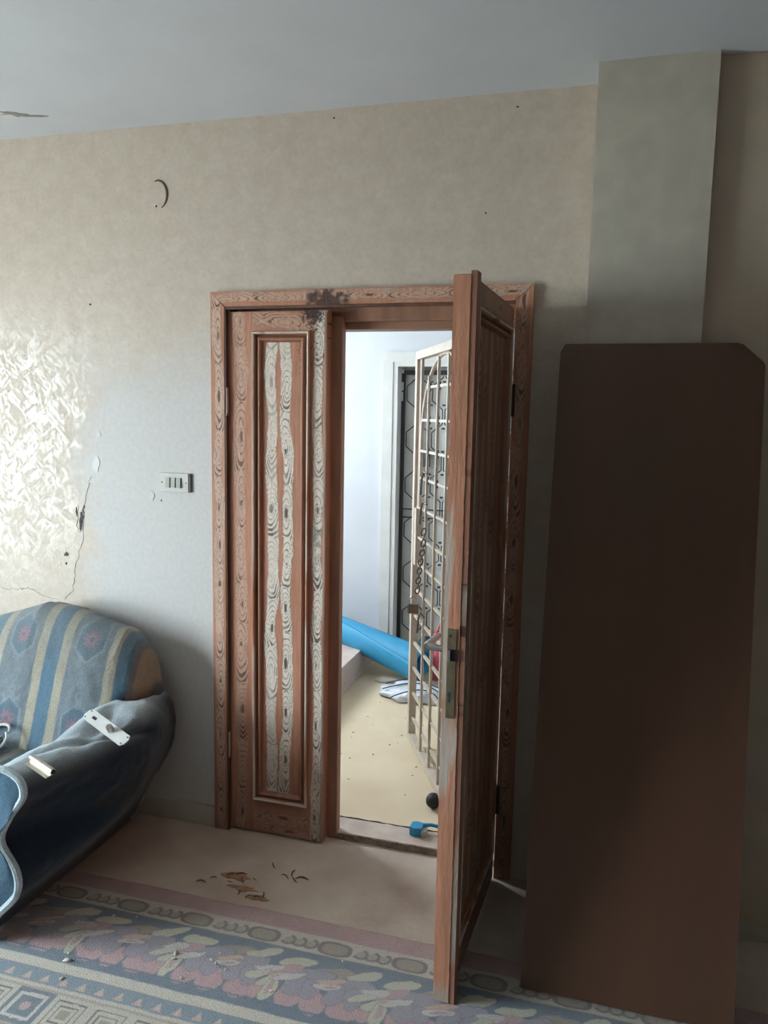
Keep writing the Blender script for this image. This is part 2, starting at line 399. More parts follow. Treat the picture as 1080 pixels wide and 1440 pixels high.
def moulding(name, rect, prof, cf, parent, m, yf=0.0, step=.012):
    """mitred moulding round a rectangle (x0,x1,z0,z1); prof = [(inward distance, height toward the viewer)]"""
    x0, x1, z0, z1 = rect; V = []; C = []; Fc = []
    sides = [((x0, z0), (x1, z0), (0, 1)), ((x1, z0), (x1, z1), (-1, 0)), ((x1, z1), (x0, z1), (0, -1)), ((x0, z1), (x0, z0), (1, 0))]
    for a, b, nrm in sides:
        Ls = math.hypot(b[0] - a[0], b[1] - a[1]); n = max(2, int(Ls / step)); dx, dz = (b[0] - a[0]) / Ls, (b[1] - a[1]) / Ls
        base = len(V)
        for i in range(n + 1):
            for (d, h) in prof:
                l = d + (Ls - 2 * d) * i / n
                V.append((a[0] + dx * l + nrm[0] * d, yf - h, a[1] + dz * l + nrm[1] * d)); C.append((d, h))
        k = len(prof)
        for i in range(n):
            for j in range(k - 1):
                p = base + i * k + j; Fc.append((p, p + 1, p + k + 1, p + k))
    V = np.array(V); C = np.array(C); u, v = V[:, 0], V[:, 2]
    hmax = max(h for _, h in prof)
    c = np.tile(BASE * .78, (len(V), 1)) * (.8 + .4 * fbm(u * 80, v * 6, 5))[:, None]
    wear = sm(.55, .98, C[:, 1] / hmax) * sm(.34, .6, fbm(u * 14 + 3, v * 3.1, 11)) * cf
    c = mixc(c, CREAM * .95, wear * .85)
    low = 1 - sm(.0, .45, C[:, 1] / hmax); c = mixc(c, DARK * .8, low * .22)
    o = mk(name, V, Fc, m, parent, False, np.clip(c, .004, 1))
    bm = bmesh.new(); bm.from_mesh(o.data); bmesh.ops.recalc_face_normals(bm, faces=bm.faces[:])
    if sum(f.normal.y * f.calc_area() for f in bm.faces) > 0: bmesh.ops.reverse_faces(bm, faces=bm.faces[:])
    bm.to_mesh(o.data); bm.free()
    return o

# ------------------------------------------------------------------ door casing
CX0, CX1, CI0, CI1, CT, CTI = -1.460, -.253, -1.398, -.312, 2.150, 2.096
def case_dark(u, v, c):
    # u along the width, v along the length (z)
    low = 1 - sm(.1, .55, v + (fbm(u * 20, v * 5, 3) - .5) * .3)
    c = mixc(c, DARK * 1.3, low * .35)  # darker towards the bottom
    return c
case = empty('door_casing', (0, 0, 0)); tag(case, 'worn brown grained wooden casing around the double doorway', 'door casing')
g = grain([(-1.43, .019, .35, .85, .19)], 3, dirt_shade=case_dark)
painted('side_casing', g, lambda s, t: (lerp(CX0, CI0 - .006, s), t * (CT - (CT - CTI) * s)), 28, 760, .022, M_PAINTW, case, yf=-.022)
g2 = grain([(-.285, .017, .25, .75, .19)], 9, dirt_shade=case_dark)
painted('side_casing', g2, lambda s, t: (lerp(CI1, CX1, s), t * (CTI + (CT - CTI) * s)), 20, 420, .022, M_PAINTW, case, yf=-.022)
def head_dirt(u, v, c):
    # burnt and rotten spot above the meeting of the leaves
    d = ((v + 1.0) / .085) ** 2 + ((u - 2.105) / .045) ** 2
    n = fbm(u * 60, v * 60, 8)
    c = mixc(c, DARK * .75, .9 * (1 - sm(.35, 1.25, d + (n - .5) * 2.2)))
    c = mixc(c, CREAM * .55, sm(.58, .7, fbm(v * 25, u * 60, 6)) * sm(-1.0, -.8, v) * .5)
    return c
gh = grain([(2.124, .020, .2, .7, .17)], 5, length=0, dirt_shade=head_dirt)
def gh2(u, v):
    r = grain([(2.124, .019, .25, .8, .17)], 5, length=1.3, dirt_shade=None)
    c = r(u, v + 1.5); return np.clip(head_dirt(u, v, c), .004, 1)
painted('head_casing', gh2, lambda s, t: (lerp(CX0 + (CI0 - CX0) * (1 - t), CX1 + (CI1 - CX1) * (1 - t), s), lerp(CTI, CT, t)), 420, 26, .024, M_PAINTW, case, yf=-.024, uvf=lambda x, z: (z, x))
mb = MB(); mb.box(CI0 - .008, CI0, -.020, 0, 0, CTI).build('casing_bead', M_WOODD, case)
mb = MB(); mb.box(CI0, CI1, -.018, .0, CTI - .010, CTI + .004).build('casing_bead', M_WOODD, case)
# frame lining inside the wall
fr = empty('door_frame', (0, 0, 0)); tag(fr, 'brown painted inner frame lining the open doorway', 'door frame')
MB().box(OX0, OX0 + .012, 0, .175, .03, OZ).build('jamb', M_WOODM, fr)
MB().box(CI1 - .0, OX1 + .012, .0, .175, .03, OZ).build('jamb', M_WOODM, fr)
MB().box(OX0, OX1, .058, .09, 2.045, OZ, .004).box(OX0, OX1, .06, .095, 2.062, 2.072, .003).build('head_stop', M_WOODM, fr)
MB().box(OX0, OX1, .095, .175, 2.018, OZ, .002).build('head_lining', mat('light_brown_paint', (.36, .20, .125), .5, noise=.25, nscale=15, nstretch=(.2, 1, 1)), fr)

# ------------------------------------------------------------------ door leaves
def leaf(root, W, sgn, H, panel, cols, seed, fine, dirt_shade, T=.045):
    """local frame: hinge at x=0, leaf extends sgn*W, room face at y=0. panel=(x0,x1,z0,z1) outer moulding, all local"""
    px0, px1, pz0, pz1 = panel; xa, xb = (0, W) if sgn > 0 else (-W, 0)
    n = lambda L_: max(4, int(L_ / fine))
    L_ = {}
    def part(name, x0, x1, z0, z1, yf, dep, cf, uvf=None):
        return painted(name, cf, rectmap(x0, x1, z0, z1), n(x1 - x0), n(z1 - z0), dep, M_PAINTW, root, yf, uvf)
    for k, (x0, x1) in enumerate(((xa, px0), (px1, xb))):
        part('stile', x0, x1, 0, H, 0, T, grain([c for c in cols if x0 <= c[0] <= x1], seed + k, dirt_shade=dirt_shade))
    for k, (z0, z1) in enumerate(((0, pz0), (pz1, H))):
        hz = (z0 + z1) / 2; 
        def cf(u, v, hz=hz, k=k):
            g_ = grain([(hz, .030, .15, .75, .16), (hz - .05, .018, .3, .6, .12)], seed + 20 + k, length=W)
            c = g_(u, v - xa + .02); return np.clip(dirt_shade(v, u, c), .004, 1) if dirt_shade else c
        part('rail', px0, px1, z0, z1, 0, T, cf, uvf=lambda x, z: (z, x))
    e = .040
    part('panel', px0 + e - .004, px1 - e + .004, pz0 + e - .004, pz1 - e + .004, .004, T - .012, grain([c for c in cols if px0 < c[0] < px1], seed + 7, worn=.1, dirt_shade=dirt_shade))
    prof = [(0, -.002), (.001, .012), (.005, .016), (.010, .014), (.013, .002), (.016, -.004), (.021, .000), (.025, .007), (.029, .009), (.033, .007), (.036, .000), (.041, -.004)]
    moulding('panel_moulding', (px0, px1, pz0, pz1), prof, 1.0, root, M_PAINTW)
LX = -1.390
def dirtShadeL(u, v, c):
    low = 1 - sm(.05, .42, v + (fbm(u * 22, v * 6, 13) - .5) * .35)  # shade painted into the bottom of the leaf
    c = mixc(c, DARK * 1.5, low * .38)
    d = ((u - .335) / .045) ** 2 + ((v - 2.062) / .05) ** 2; n = fbm(u * 90, v * 90, 8)
    c = mixc(c, DARK * .75, .9 * (1 - sm(.4, 1.2, d + (n - .5) * 2.2)))
    sp = sm(.70, .78, vnoise(u * 160, v * 160, 4)) * sm(1.80, 1.95, v) * sm(.26, .30, u)
    c = mixc(c, DARK * .6, sp * .9)
    fade = sm(1.9, 1.2, v) * .0
    gr = np.exp(-(((u - .365) / .03) ** 2 + ((v - 1.22) / .10) ** 2)) * sm(.35, .6, fbm(u * 60, v * 40, 21))
    c = mixc(c, np.array(srgb(120, 120, 108)), gr * .7)
    return c
door1 = empty('door_1', (LX, -.004, .010)); tag(door1, 'closed narrow left door leaf with cream and brown painted knots', 'door', kind='structure')
leaf(door1, .396, 1, 2.068, (.096, .330, .137, 1.995),
     [(.046, .024, .30, .62, .21), (.172, .0245, .98, .97, .20), (.233, .0235, 1.0, .98, .21), (.362, .022, 1.0, .95, .20)], 41, .0025, dirtShadeL)
MB().box(.386, .396, -.006, 0, .02, 2.06, .002).build('edge_bead', mat('worn_bead', (.40, .27, .2), .5, noise=.5, nscale=30, nstretch=(1, 1, .1)), door1)
MB().box(.385, .436, .050, .092, .004, 2.052, .004).build('rebate_strip', M_WOODM, door1)
for z in (1.735, .36):
    h = MB().tube([(-.006, -.010, z - .05), (-.006, -.010, z + .05)], .0055, 10).tube([(-.006, -.010, z - .053), (-.006, -.010, z - .056)], .007, 10).build('hinge', mat('hinge_metal', (.45, .33, .26), .4, .5), door1, True)

def shadeR(u, v, c):
    c = mixc(c, DARK * 1.2, .30 + 0 * u)  # room face lies in shade; its darkness is painted into the colour
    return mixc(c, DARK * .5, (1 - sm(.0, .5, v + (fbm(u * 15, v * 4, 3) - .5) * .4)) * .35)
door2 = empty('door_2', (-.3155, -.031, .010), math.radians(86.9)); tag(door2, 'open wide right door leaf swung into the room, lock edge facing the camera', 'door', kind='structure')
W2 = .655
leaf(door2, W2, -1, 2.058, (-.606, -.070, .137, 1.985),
     [(-.05, .022, .1, .5, .2), (-.50, .026, .5, .9, .5), (-.42, .024, .4, .85, .6), (-.33, .028, .5, .9, .5), (-.25, .024, .4, .85, .55), (-.17, .018, .4, .7, .4)], 77, .006, shadeR)
# painted lock edge of the leaf (faces the camera)
def edgec(u, v):
    n = fbm(u * 60, v * 3, 31); c = np.tile(BASE * 1.15, (len(u), 1)) * (.75 + .5 * n)[:, None]
    m1 = sm(.0, .25, fbm(u * 30, v * 5, 33) - .62 + .35 * sm(.012, .048, u) * sm(.9, 1.45, 1.9 - np.abs(v - 1.0))) * sm(.60, .72, v) * (1 - sm(1.30, 1.50, v))
    c = mixc(c, CREAM * .75, np.clip(m1 * 2, 0, 1) * .8)
    z2 = np.exp(-((v - .76) / .11) ** 2) * sm(.3, .5, fbm(u * 40, v * 14, 35)); c = mixc(c, CREAM * .72, z2 * .8)
    tip = 1 - sm(.02, .07, v + (fbm(u * 50, v * 30, 2) - .5) * .05); c = mixc(c, CREAM * .6, tip * .8)
    return np.clip(c, .004, 1)
# built in leaf-local coordinates: the face normal is -x
def edge_plate():
    nu, nv = 18, 620; s = np.linspace(0, 1, nu); t = np.linspace(0, 1, nv); S, T = np.meshgrid(s, t); S = S.ravel(); T = T.ravel()
    jag = (fbm(T * 90, S * 0, 3) - .5) * .003
    V = np.stack([np.full_like(S, -W2 - .006), S * .046, T * 2.056], 1); V[:, 1] += np.where((S < .01) | (S > .99), jag, 0)
    c = edgec(S * .054, T * 2.056); I = np.arange(nu * nv).reshape(nv, nu)
    q = [tuple(int(a) for a in r) for r in np.stack([I[:-1, :-1], I[1:, :-1], I[1:, 1:], I[:-1, 1:]], -1).reshape(-1, 4)]
    ring = [int(a) for a in (list(I[0, :]) + list(I[1:, -1]) + list(I[-1, -2::-1]) + list(I[-2:0:-1, 0]))]
    n0 = len(V); B = V[ring].copy(); B[:, 0] = -W2; V = np.vstack([V, B]); c = np.vstack([c, c[ring]])
    for i in range(len(ring)): j = (i + 1) % len(ring); q.append((ring[i], ring[j], n0 + j, n0 + i))
    q.append(tuple(n0 + i for i in range(len(ring))))
    return mk('lock_edge', V, q, M_PAINTW, door2, False, c)
edge_plate()
g3 = grain([], 63, worn=.5, dirt_shade=lambda u, v, c: mixc(mixc(mixc(c, DARK, .35 + 0 * u), CREAM * .5, sm(.45, .6, fbm(u * 30, v * 2.5, 9)) * (1 - sm(1.5, 1.75, v)) * .75), DARK * .5, sm(.6, .7, fbm(u * 200, v * 50, 5)) * (1 - sm(1.4, 1.7, v)) * sm(.75, .95, v) * .8))
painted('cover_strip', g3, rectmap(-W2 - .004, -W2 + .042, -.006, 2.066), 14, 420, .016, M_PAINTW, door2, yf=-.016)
# lock: face plate let into the edge, latch bolt, hollow, lever on the far side
lfp = MB().box(-W2 - .009, -W2 - .005, .008, .034, .860, 1.115, .0012).build('lock_faceplate', M_BRASS, door2)
MB().box(-W2 - .012, -W2 - .008, .004, .030, 1.025, 1.058, .001).build('lock_slot', M_BLACK, lfp)
MB().box(-W2 - .019, -W2 - .010, .022, .032, 1.026, 1.057, .001).build('latch_bolt', M_STEEL, lfp)
MB().tube([(-W2 - .0085, .025, 1.095), (-W2 - .0105, .025, 1.095)], .004, 10).build('screw', M_BLACKM, lfp)
MB().box(-W2 - .0095, -W2 - .008, .020, .028, .905, .935).build('key_slot', M_TEAL, lfp)
hd = MB().tube([(-W2 + .030, .050, 1.045), (-W2 + .030, .085, 1.045), (-W2 + .030, .100, 1.045)], .010, 12)
hd.tube([(-W2 + .030, .100, 1.045), (-W2 + .05, .105, 1.045), (-W2 + .16, .100, 1.043)], [.011, .011, .008], 12)
hd.build('lever_handle', M_STEEL, door2, True)
MB().box(-W2 + .008, -W2 + .052, .0455, .0515, .93, 1.14, .002).build('lever_plate', M_BRASS, door2)
for dx in (.052, .082): MB().tube([(-W2 + dx, -.001, 1.035), (-W2 + dx, -.006, 1.035)], .006, 10).build('screw_head', M_STEEL, door2, True)
for z in (1.75, .30):
    MB().tube([(.010, -.004, z - .055), (.010, -.004, z + .055)], .008, 10).box(-.03, .02, -.004, .003, z - .05, z + .05, .001).build('hinge', M_BLACKM, door2, True)

# ------------------------------------------------------------------ tall board leaning on the pillar
bd = [(0, 0), (.588, 0), (.602, 1.890), (.597, 1.902), (.540, 1.955), (.525, 1.960), (.024, 1.960), (.010, 1.935)]
o = MB().prism(bd, 0, .016).build('leaning_board', M_BOARD)
o.location = (-.157, -.570, .0135)
ang = math.asin(.388 / 1.96)
o.rotation_euler = (-ang, 0, math.radians(4.5) * 0)
o.data.materials.clear(); o.data.materials.append(M_BOARD)
tag(o, 'tall reddish brown wooden board with a clipped corner leaning on the pillar', 'board')

# ------------------------------------------------------------------ carpet
def P_(c, r, g_, b): return np.array(srgb(r, g_, b))
K = dict(pink=srgb(182, 138, 136), cream=srgb(205, 198, 178), blue=srgb(88, 116, 138), mauve=srgb(150, 144, 160), tan=srgb(160, 146, 124), taupe=srgb(118, 110, 104), rose=srgb(190, 146, 148), leaf=srgb(194, 192, 162), pale=srgb(200, 192, 186), lblue=srgb(110, 140, 158), peach=srgb(206, 164, 140))
K = {k: np.array(v) for k, v in K.items()}
def carpet_color(x, y):
    d = -.455 - y                                   # distance in from the edge
    wob = (fbm(x * 8, y * 8, 2) - .5) * .008
    d = d + wob; n = len(x); c = np.tile(K['pink'], (n, 1)) * (.86 + .25 * fbm(x * 20, y * 20, 4))[:, None]
    def band(c, a, b, col, s=.003): return mixc(c, col, sm(a - s, a + s, d) * (1 - sm(b - s, b + s, d)))
    c = band(c, .073, .157, K['cream'] * .9)
    # ovals and curls
    P = .2455; ux = ((x + 1.478 + P / 2) % P) - P / 2; vy = d - .117
    q = (np.abs(ux) / .056) ** 3 + (np.abs(vy) / .030) ** 3
    c = mixc(c, K['taupe'], 1 - sm(.95, 1.15, q)); c = mixc(c, K['tan'], 1 - sm(.36, .5, q))
    uu = np.abs(((x + 1.478) % P) - P / 2)
    for k in (-1, 0, 1):
        cx = k * .038; w_ = ((x + 1.478) % P) - P / 2 - cx
        r_ = np.sqrt((w_ / 1.15) ** 2 + (vy + .002) ** 2); ring = (1 - sm(.004, .0065, np.abs(r_ - .019))) * ((w_ + vy * .8) > -.012)
        c = mixc(c, K['taupe'], ring * .9); c = mixc(c, K['tan'], (1 - sm(.010, .014, r_)) * .7)
    c = band(c, .153, .160, K['taupe'])
    c = band(c, .157, .430, K['blue'])
    # flower band, repeat .335
    P2 = .335
    def ell(c, cx, cy, a, b, ang, col, outline=None, wb=.12):
        wx = (fbm(x * 14, y * 14, 61) - .5) * .035; wy = (fbm(x * 14, y * 14, 62) - .5) * .03
        for sh in (-1, 0, 1):
            u = ((x + 1.214 + wx) % P2) - cx + sh * P2; v = d + wy - cy
            ca, sa = math.cos(ang), math.sin(ang); p = u * ca + v * sa; r = -u * sa + v * ca
            q = (p / a) ** 2 + (r / b) ** 2 + (fbm(x * 45, y * 45, 7) - .5) * wb * 3
            m = 1 - sm(.88, 1.05, q)
            if outline is not None:
                c = mixc(c, outline, (1 - sm(1.15, 1.3, q)) * .5)
            c = mixc(c, col, m)
        return c
    R_ = K['rose']; Mv = K['mauve']; Lf = K['leaf']; Pl = K['pale']; T_ = K['taupe']
    for (cx, cy, a, b, an, col, ol) in [
        (.05, .205, .060, .020, -.3, Lf, None), (.17, .215, .075, .022, -.2, K['tan'], None), (.27, .20, .06, .02, -.45, Lf, None),
        (.10, .250, .075, .030, -.3, Mv, T_), (.24, .255, .070, .028, -.35, Mv, None),
        (.02, .250, .060, .020, -.5, R_, None), (.17, .262, .055, .018, -.4, K['peach'], None), (.30, .262, .06, .018, -.35, Pl, None),
        (.075, .345, .045, .052, .2, R_, None), (.155, .355, .040, .048, -.1, R_, None), (.245, .350, .045, .050, .3, R_, None), (.300, .345, .026, .040, 0, R_, None),
        (.075, .300, .034, .040, .3, Mv, T_), (.125, .305, .026, .038, -.2, Mv, T_), (.205, .300, .030, .044, .2, Mv, T_), (.262, .300, .026, .040, 0, Mv, T_),
        (.330, .300, .050, .016, -.6, Lf, T_), (.005, .335, .022, .052, .15, Lf, T_), (.005, .325, .010, .030, .15, R_, None),
        (.050, .275, .050, .012, -.5, Pl, T_), (.170, .278, .045, .012, -.2, Pl, T_), (.175, .278, .025, .006, -.2, R_, None),
        (.285, .285, .042, .014, -.5, Lf, T_)]:
        c = ell(c, cx, cy, a, b, an, col, ol)
    c = band(c, .385, .392, K['blue'] * .9); 
    c = mixc(c, K['blue'], sm(.396, .402, d) * (1 - sm(.422, .426, d)))
    c = band(c, .424, .462, K['cream']); c = band(c, .462, .466, K['taupe'])
    c = band(c, .464, .517, K['lblue'])
    P3 = .0635; u3 = np.abs(((x + 1.397 + P3 / 2) % P3) - P3 / 2); v3 = d - .508
    tri = (u3 < (.017 + v3 * .55)) & (v3 < .0) & (v3 > -.030)
    c = mixc(c, K['peach'], tri.astype(float) * .95); c = mixc(c, K['cream'], ((u3 < .006) & tri).astype(float) * .5)
    c = band(c, .517, .530, K['cream']); c = band(c, .530, 5, K['tan'] * 1.15 + .03)
    # key pattern
    P4 = .128; cell = np.floor((x + 1.573) / P4); u4 = (x + 1.573) - cell * P4 - P4 / 2; v4 = d - .602; kind = (cell % 5 == 0)
    m4 = (np.abs(v4) < .064)
    dd = np.maximum(np.abs(u4), np.abs(v4)); ring = np.abs(((dd * 1000 - 4) % 17) - 8.5) < 2.6
    gap = (np.abs(u4 - .012) < .006) & (v4 > 0)
    key = m4 & (dd < .058) & ring & ~gap
    bgk = K['cream'] * .93
    c = np.where((m4 & ~kind)[:, None], bgk, c); c = np.where((key & ~kind)[:, None], K['taupe'] * .8, c)
    c = np.where((m4 & (dd < .017) & ~kind)[:, None], K['tan'], c)
    c = np.where((m4 & kind)[:, None], K['lblue'] * .7, c)
    c = np.where((m4 & kind & (np.abs(dd - .042) < .006))[:, None], K['pale'] * 1.05, c)
    c = np.where((m4 & kind & ((np.abs(u4) / .016) ** 2 + (v4 / .016) ** 2 < 1))[:, None], K['rose'], c)
    c = np.where((d > .672)[:, None], K['pink'] * .85, c)
    c = np.where(((d > .69) & (d < .72))[:, None], K['taupe'], c)
    c = np.where((d > .72)[:, None], np.where((fbm(x * 9, y * 9, 40) > .5)[:, None], K['pink'] * .8, K['blue'] * .9), c)
    dust = sm(.45, .7, fbm(x * 3, y * 3, 50)); c = c * (1 - .10 * dust[:, None]) + np.array([.30, .29, .27]) * .10 * dust[:, None]
    # long used: dulled and dusty
    c = c * .74 + c.mean(axis=1)[:, None] * .26
    c = mixc(c, np.array([.36, .34, .31]), .16 + .22 * fbm(x * 25, y * 25, 71))
    return np.clip(c * 1.28, .01, 1)
xs = np.concatenate([np.arange(-3.1, -1.92, .04), np.arange(-1.92, .62, .0034), np.arange(.62, 2.0, .04)])
ys = np.concatenate([np.arange(-3.4, -1.20, .04), np.arange(-1.20, -.4555, .0034), [-.4555]])
GX, GY = np.meshgrid(xs, ys); gx = GX.ravel(); gy = GY.ravel()
cc = carpet_color(gx, gy)
jagx = gx.copy(); jy = gy.copy(); top = gy > -.457; jy[top] += ((fbm(gx * 6, gx * 0, 3) - .5) * .012)[top]
hz = .008 + (fbm(gx * 3, gy * 3, 6) - .5) * .004 + (fbm(gx * 60, gy * 60, 9) - .5) * .0015
V = np.stack([jagx, jy, hz], 1); ny, nx = GX.shape; I = np.arange(nx * ny).reshape(ny, nx)
q = np.stack([I[:-1, :-1], I[:-1, 1:], I[1:, 1:], I[1:, :-1]], -1).reshape(-1, 4).tolist()
ring = [int(a) for a in (list(I[0, :]) + list(I[1:, -1]) + list(I[-1, -2::-1]) + list(I[-2:0:-1, 0]))]
n0 = len(V); B = V[ring].copy(); B[:, 2] = .0005; V = np.vstack([V, B]); cc = np.vstack([cc, cc[ring]])
for i in range(len(ring)): j = (i + 1) % len(ring); q.append((ring[j], ring[i], n0 + i, n0 + j))
o = mk('carpet', V, q, M_CARPET, None, True, cc); tag(o, 'faded patterned carpet with pink, blue and cream floral border', 'carpet')

# ------------------------------------------------------------------ armchair
SOF = (-2.25, -.45, 0); sofa = empty('armchair', SOF); tag(sofa, 'worn blue and beige striped armchair with lock parts lying on its arm', 'armchair')
def catmull(pts, n):
    p = np.array(pts, float); out = []
    P0 = np.vstack([p[0] * 2 - p[1], p, p[-1] * 2 - p[-2]])
    ts = np.linspace(0, len(p) - 1 - 1e-6, n)
    for t in ts:
        i = int(t); f = t - i; a, b, c, d = P0[i], P0[i + 1], P0[i + 2], P0[i + 3]
        out.append(.5 * ((2 * b) + (c - a) * f + (2 * a - 5 * b + 4 * c - d) * f * f + (3 * b - a - 3 * c + d) * f ** 3))
    return np.array(out)
NAVY = np.array(srgb(34, 48, 62)); PALEB = np.array(srgb(200, 216, 222)); STEELB = np.array(srgb(88, 124, 146)); GREYB = np.array(srgb(122, 134, 140)); SAND = np.array(srgb(186, 178, 156)); BROWNG = np.array(srgb(60, 58, 52))
front = [(-1.815, .02), (-1.775, .10), (-1.695, .19), (-1.692, .27), (-1.745, .36), (-1.705, .45), (-1.655, .52), (-1.668, .575), (-1.735, .598), (-1.800, .560), (-1.838, .48), (-1.85, .36), (-1.85, .20), (-1.85, .02)]
rear = [(-1.800, .02), (-1.760, .10), (-1.700, .20), (-1.645, .29), (-1.605, .38), (-1.585, .47), (-1.592, .55), (-1.635, .600), (-1.700, .610), (-1.750, .610), (-1.800, .54), (-1.83, .40), (-1.83, .20), (-1.83, .02)]
def arm_mesh(mirror=False):
    NP, NL = 110, 90; A = catmull(front, NP); Bq = catmull(rear, NP); V = []; 
    ysr = np.linspace(-.86, -.10, NL); Cc = []
    for yy in ysr:
        t = (yy + .86) / .76; k = np.clip(t * 1.55, 0, 1); k = k * k * (3 - 2 * k); S_ = A * (1 - k) + Bq * k
        s = np.linspace(0, 1, NP)
        S_ = S_.copy(); S_[:, 0] += .075 * math.sin(math.pi * min(1, t * 1.05)) * (1 - sm(.45, .80, s)) * sm(.02, .25, s)
        nrm = np.gradient(S_, axis=0); nrm = np.stack([nrm[:, 1], -nrm[:, 0]], 1); nrm /= np.linalg.norm(nrm, axis=1)[:, None] + 1e-9
        # sagging folds across the roll
        fold = np.sin((yy * 19 + s * 12) + 2.5 * fbm(s * 6, s * 0 + yy * 5, 4)) * np.exp(-((s - .60) / .15) ** 2) * .014 * sm(-.80, -.6, yy) - .020 * np.exp(-(((s - .50) + (yy + .45) * .45) / .022) ** 2) * sm(-.82, -.7, yy) * (1 - sm(-.40, -.28, yy)) - .018 * np.exp(-(((s - .60) - (yy + .5) * .25) / .025) ** 2) * sm(-.7, -.6, yy) * (1 - sm(-.42, -.30, yy)) 
        rip = (fbm(s * 14, s * 0 + yy * 9, 12) - .5) * .022 * sm(.05, .2, s)
        S2 = S_ + nrm * (fold + rip)[:, None]
        for i in range(NP): V.append((S2[i, 0], yy, max(.012, S2[i, 1])))
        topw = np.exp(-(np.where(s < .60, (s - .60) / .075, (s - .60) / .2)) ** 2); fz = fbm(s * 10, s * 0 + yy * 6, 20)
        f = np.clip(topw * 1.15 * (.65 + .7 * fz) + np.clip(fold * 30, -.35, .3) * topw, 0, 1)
        c = np.tile(NAVY, (NP, 1)); c = mixc(c, BROWNG, sm(.45, .65, fz) * .6 * (1 - topw)); c = mixc(c, PALEB, f * .85); Cc.append(c)  # pale worn roll top; lit top and shaded outer side painted in
    V = np.array(V); Cc = np.vstack(Cc)
    if mirror: V[:, 0] = 2 * -2.25 - V[:, 0]
    I = np.arange(NP * NL).reshape(NL, NP)
    q = np.stack([I[:-1, :-1], I[:-1, 1:], I[1:, 1:], I[1:, :-1]], -1).reshape(-1, 4).tolist()
    o = MB(); o.v = [tuple(p) for p in V]; o.f = [tuple(r) for r in q] + [tuple(int(a) for a in I[-1, :])]
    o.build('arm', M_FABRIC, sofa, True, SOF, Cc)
    # front panel, slightly domed
    ctr = A[:, :].mean(0); VV = []; CC = []; rings = 10
    for r in range(rings + 1):
        k = r / rings
        for i in range(NP):
            p = A[i] * (1 - k) + ctr * k; VV.append((p[0], -.862 - .018 * math.sin(min(1, k * 2.2) * math.pi / 2), max(.012, p[1])))
            CC.append(STEELB * (.75 + .5 * vnoise(p[0] * 30, p[1] * 18, 3)))
    VV = np.array(VV)
    if mirror: VV[:, 0] = -4.5 - VV[:, 0]
    fq = []
    for r in range(rings):
        for i in range(NP): j = (i + 1) % NP; fq.append((r * NP + i, r * NP + j, (r + 1) * NP + j, (r + 1) * NP + i))
    b = MB(); b.v = [tuple(p) for p in VV]; b.f = fq; b.build('arm_front_panel', M_FABRIC, sofa, True, SOF, np.array(CC))
    pts = [((-4.5 - p[0]) if mirror else p[0], -.866, max(.016, p[1])) for p in A[::2]]
    pc = MB().tube(pts, .012, 8); 
    pc.build('piping', M_FABRIC, sofa, True, SOF, np.array([PALEB * (.7 + .5 * vnoise(p[2] * 40, p[0] * 40, 2)) for p in np.array(pc.v)]))
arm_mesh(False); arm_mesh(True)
# back
TX = [-3.02, -2.98, -2.90, -2.75, -2.6, -2.4, -2.25, -2.13, -2.0, -1.88, -1.76, -1.71, -1.665, -1.64, -1.615]
TZ = [.45, .62, .74, .79, .80, .84, .885, .925, .910, .878, .848, .812, .735, .62, .45]
def stripes(x, z, s):
    xx = x + (z - .65) * .02 + (fbm(z * 8, x * 3, 3) - .5) * .01
    u = ((xx + 2.077) % .296)      # cream 0-.04, blue .04-.10, cream .10-.138, patterned field
    c = np.tile(GREYB, (len(x), 1)) * (.75 + .5 * fbm(x * 30, z * 30, 8))[:, None]
    b = lambda a, e: sm(a - .002, a + .002, u) * (1 - sm(e - .002, e + .002, u))
    fu = (u - .217); 
    # hexagon medallions with rosettes, one every .26 m
    vz = ((z - .52 + .13) % .30) - .13
    hexd = np.maximum(np.abs(fu) / .055, (np.abs(fu) * .75 + np.abs(vz) * .95) / .075)
    line = (1 - sm(.05, .09, np.abs(hexd - 1)))
    c = mixc(c, STEELB * .75, (hexd < .98).astype(float) * .7)
    r = np.sqrt(fu ** 2 + vz ** 2) + 1e-6; th = np.arctan2(vz, fu)
    pet = (r < .034 * (.72 + .28 * np.cos(th * 12))) & (r > .009)
    c = mixc(c, np.array(srgb(176, 120, 132)), pet.astype(float) * .8)
    c = mixc(c, GREYB * 1.5, line * .65)
    vv = np.abs(vz - .10) ; rr = np.sqrt(fu ** 2 + (vz - .105) ** 2); rr2 = np.sqrt(fu ** 2 + (vz - .145) ** 2)
    for q_ in (rr, rr2): c = mixc(c, GREYB * 1.4, (1 - sm(.002, .004, np.abs(q_ - .013))) * .6)
    dash = ((np.abs(((vz - .075) * 140) % 1 - .5) < .16) & (np.abs(vz - .075) < .014) & (np.abs(fu) < .045)); c = mixc(c, GREYB * 1.5, dash.astype(float) * .6)
    c = mixc(c, SAND, b(0, .038)); c = mixc(c, STEELB, b(.040, .098)); c = mixc(c, SAND * .95, b(.100, .138))
    fade = sm(.62, .86, z + (fbm(x * 6, z * 6, 5) - .5) * .15); g_ = c.mean(1)[:, None]
    c = mixc(c, np.array(srgb(122, 130, 132)), .22 + 0 * x)
    c = c * (1 - .35 * fade[:, None]) + (np.array(srgb(128, 132, 128))[None, :] * .35) * fade[:, None]
    return c
NXb, NV = 400, 160; xb = np.linspace(-3.02, -1.615, NXb); V = []; 
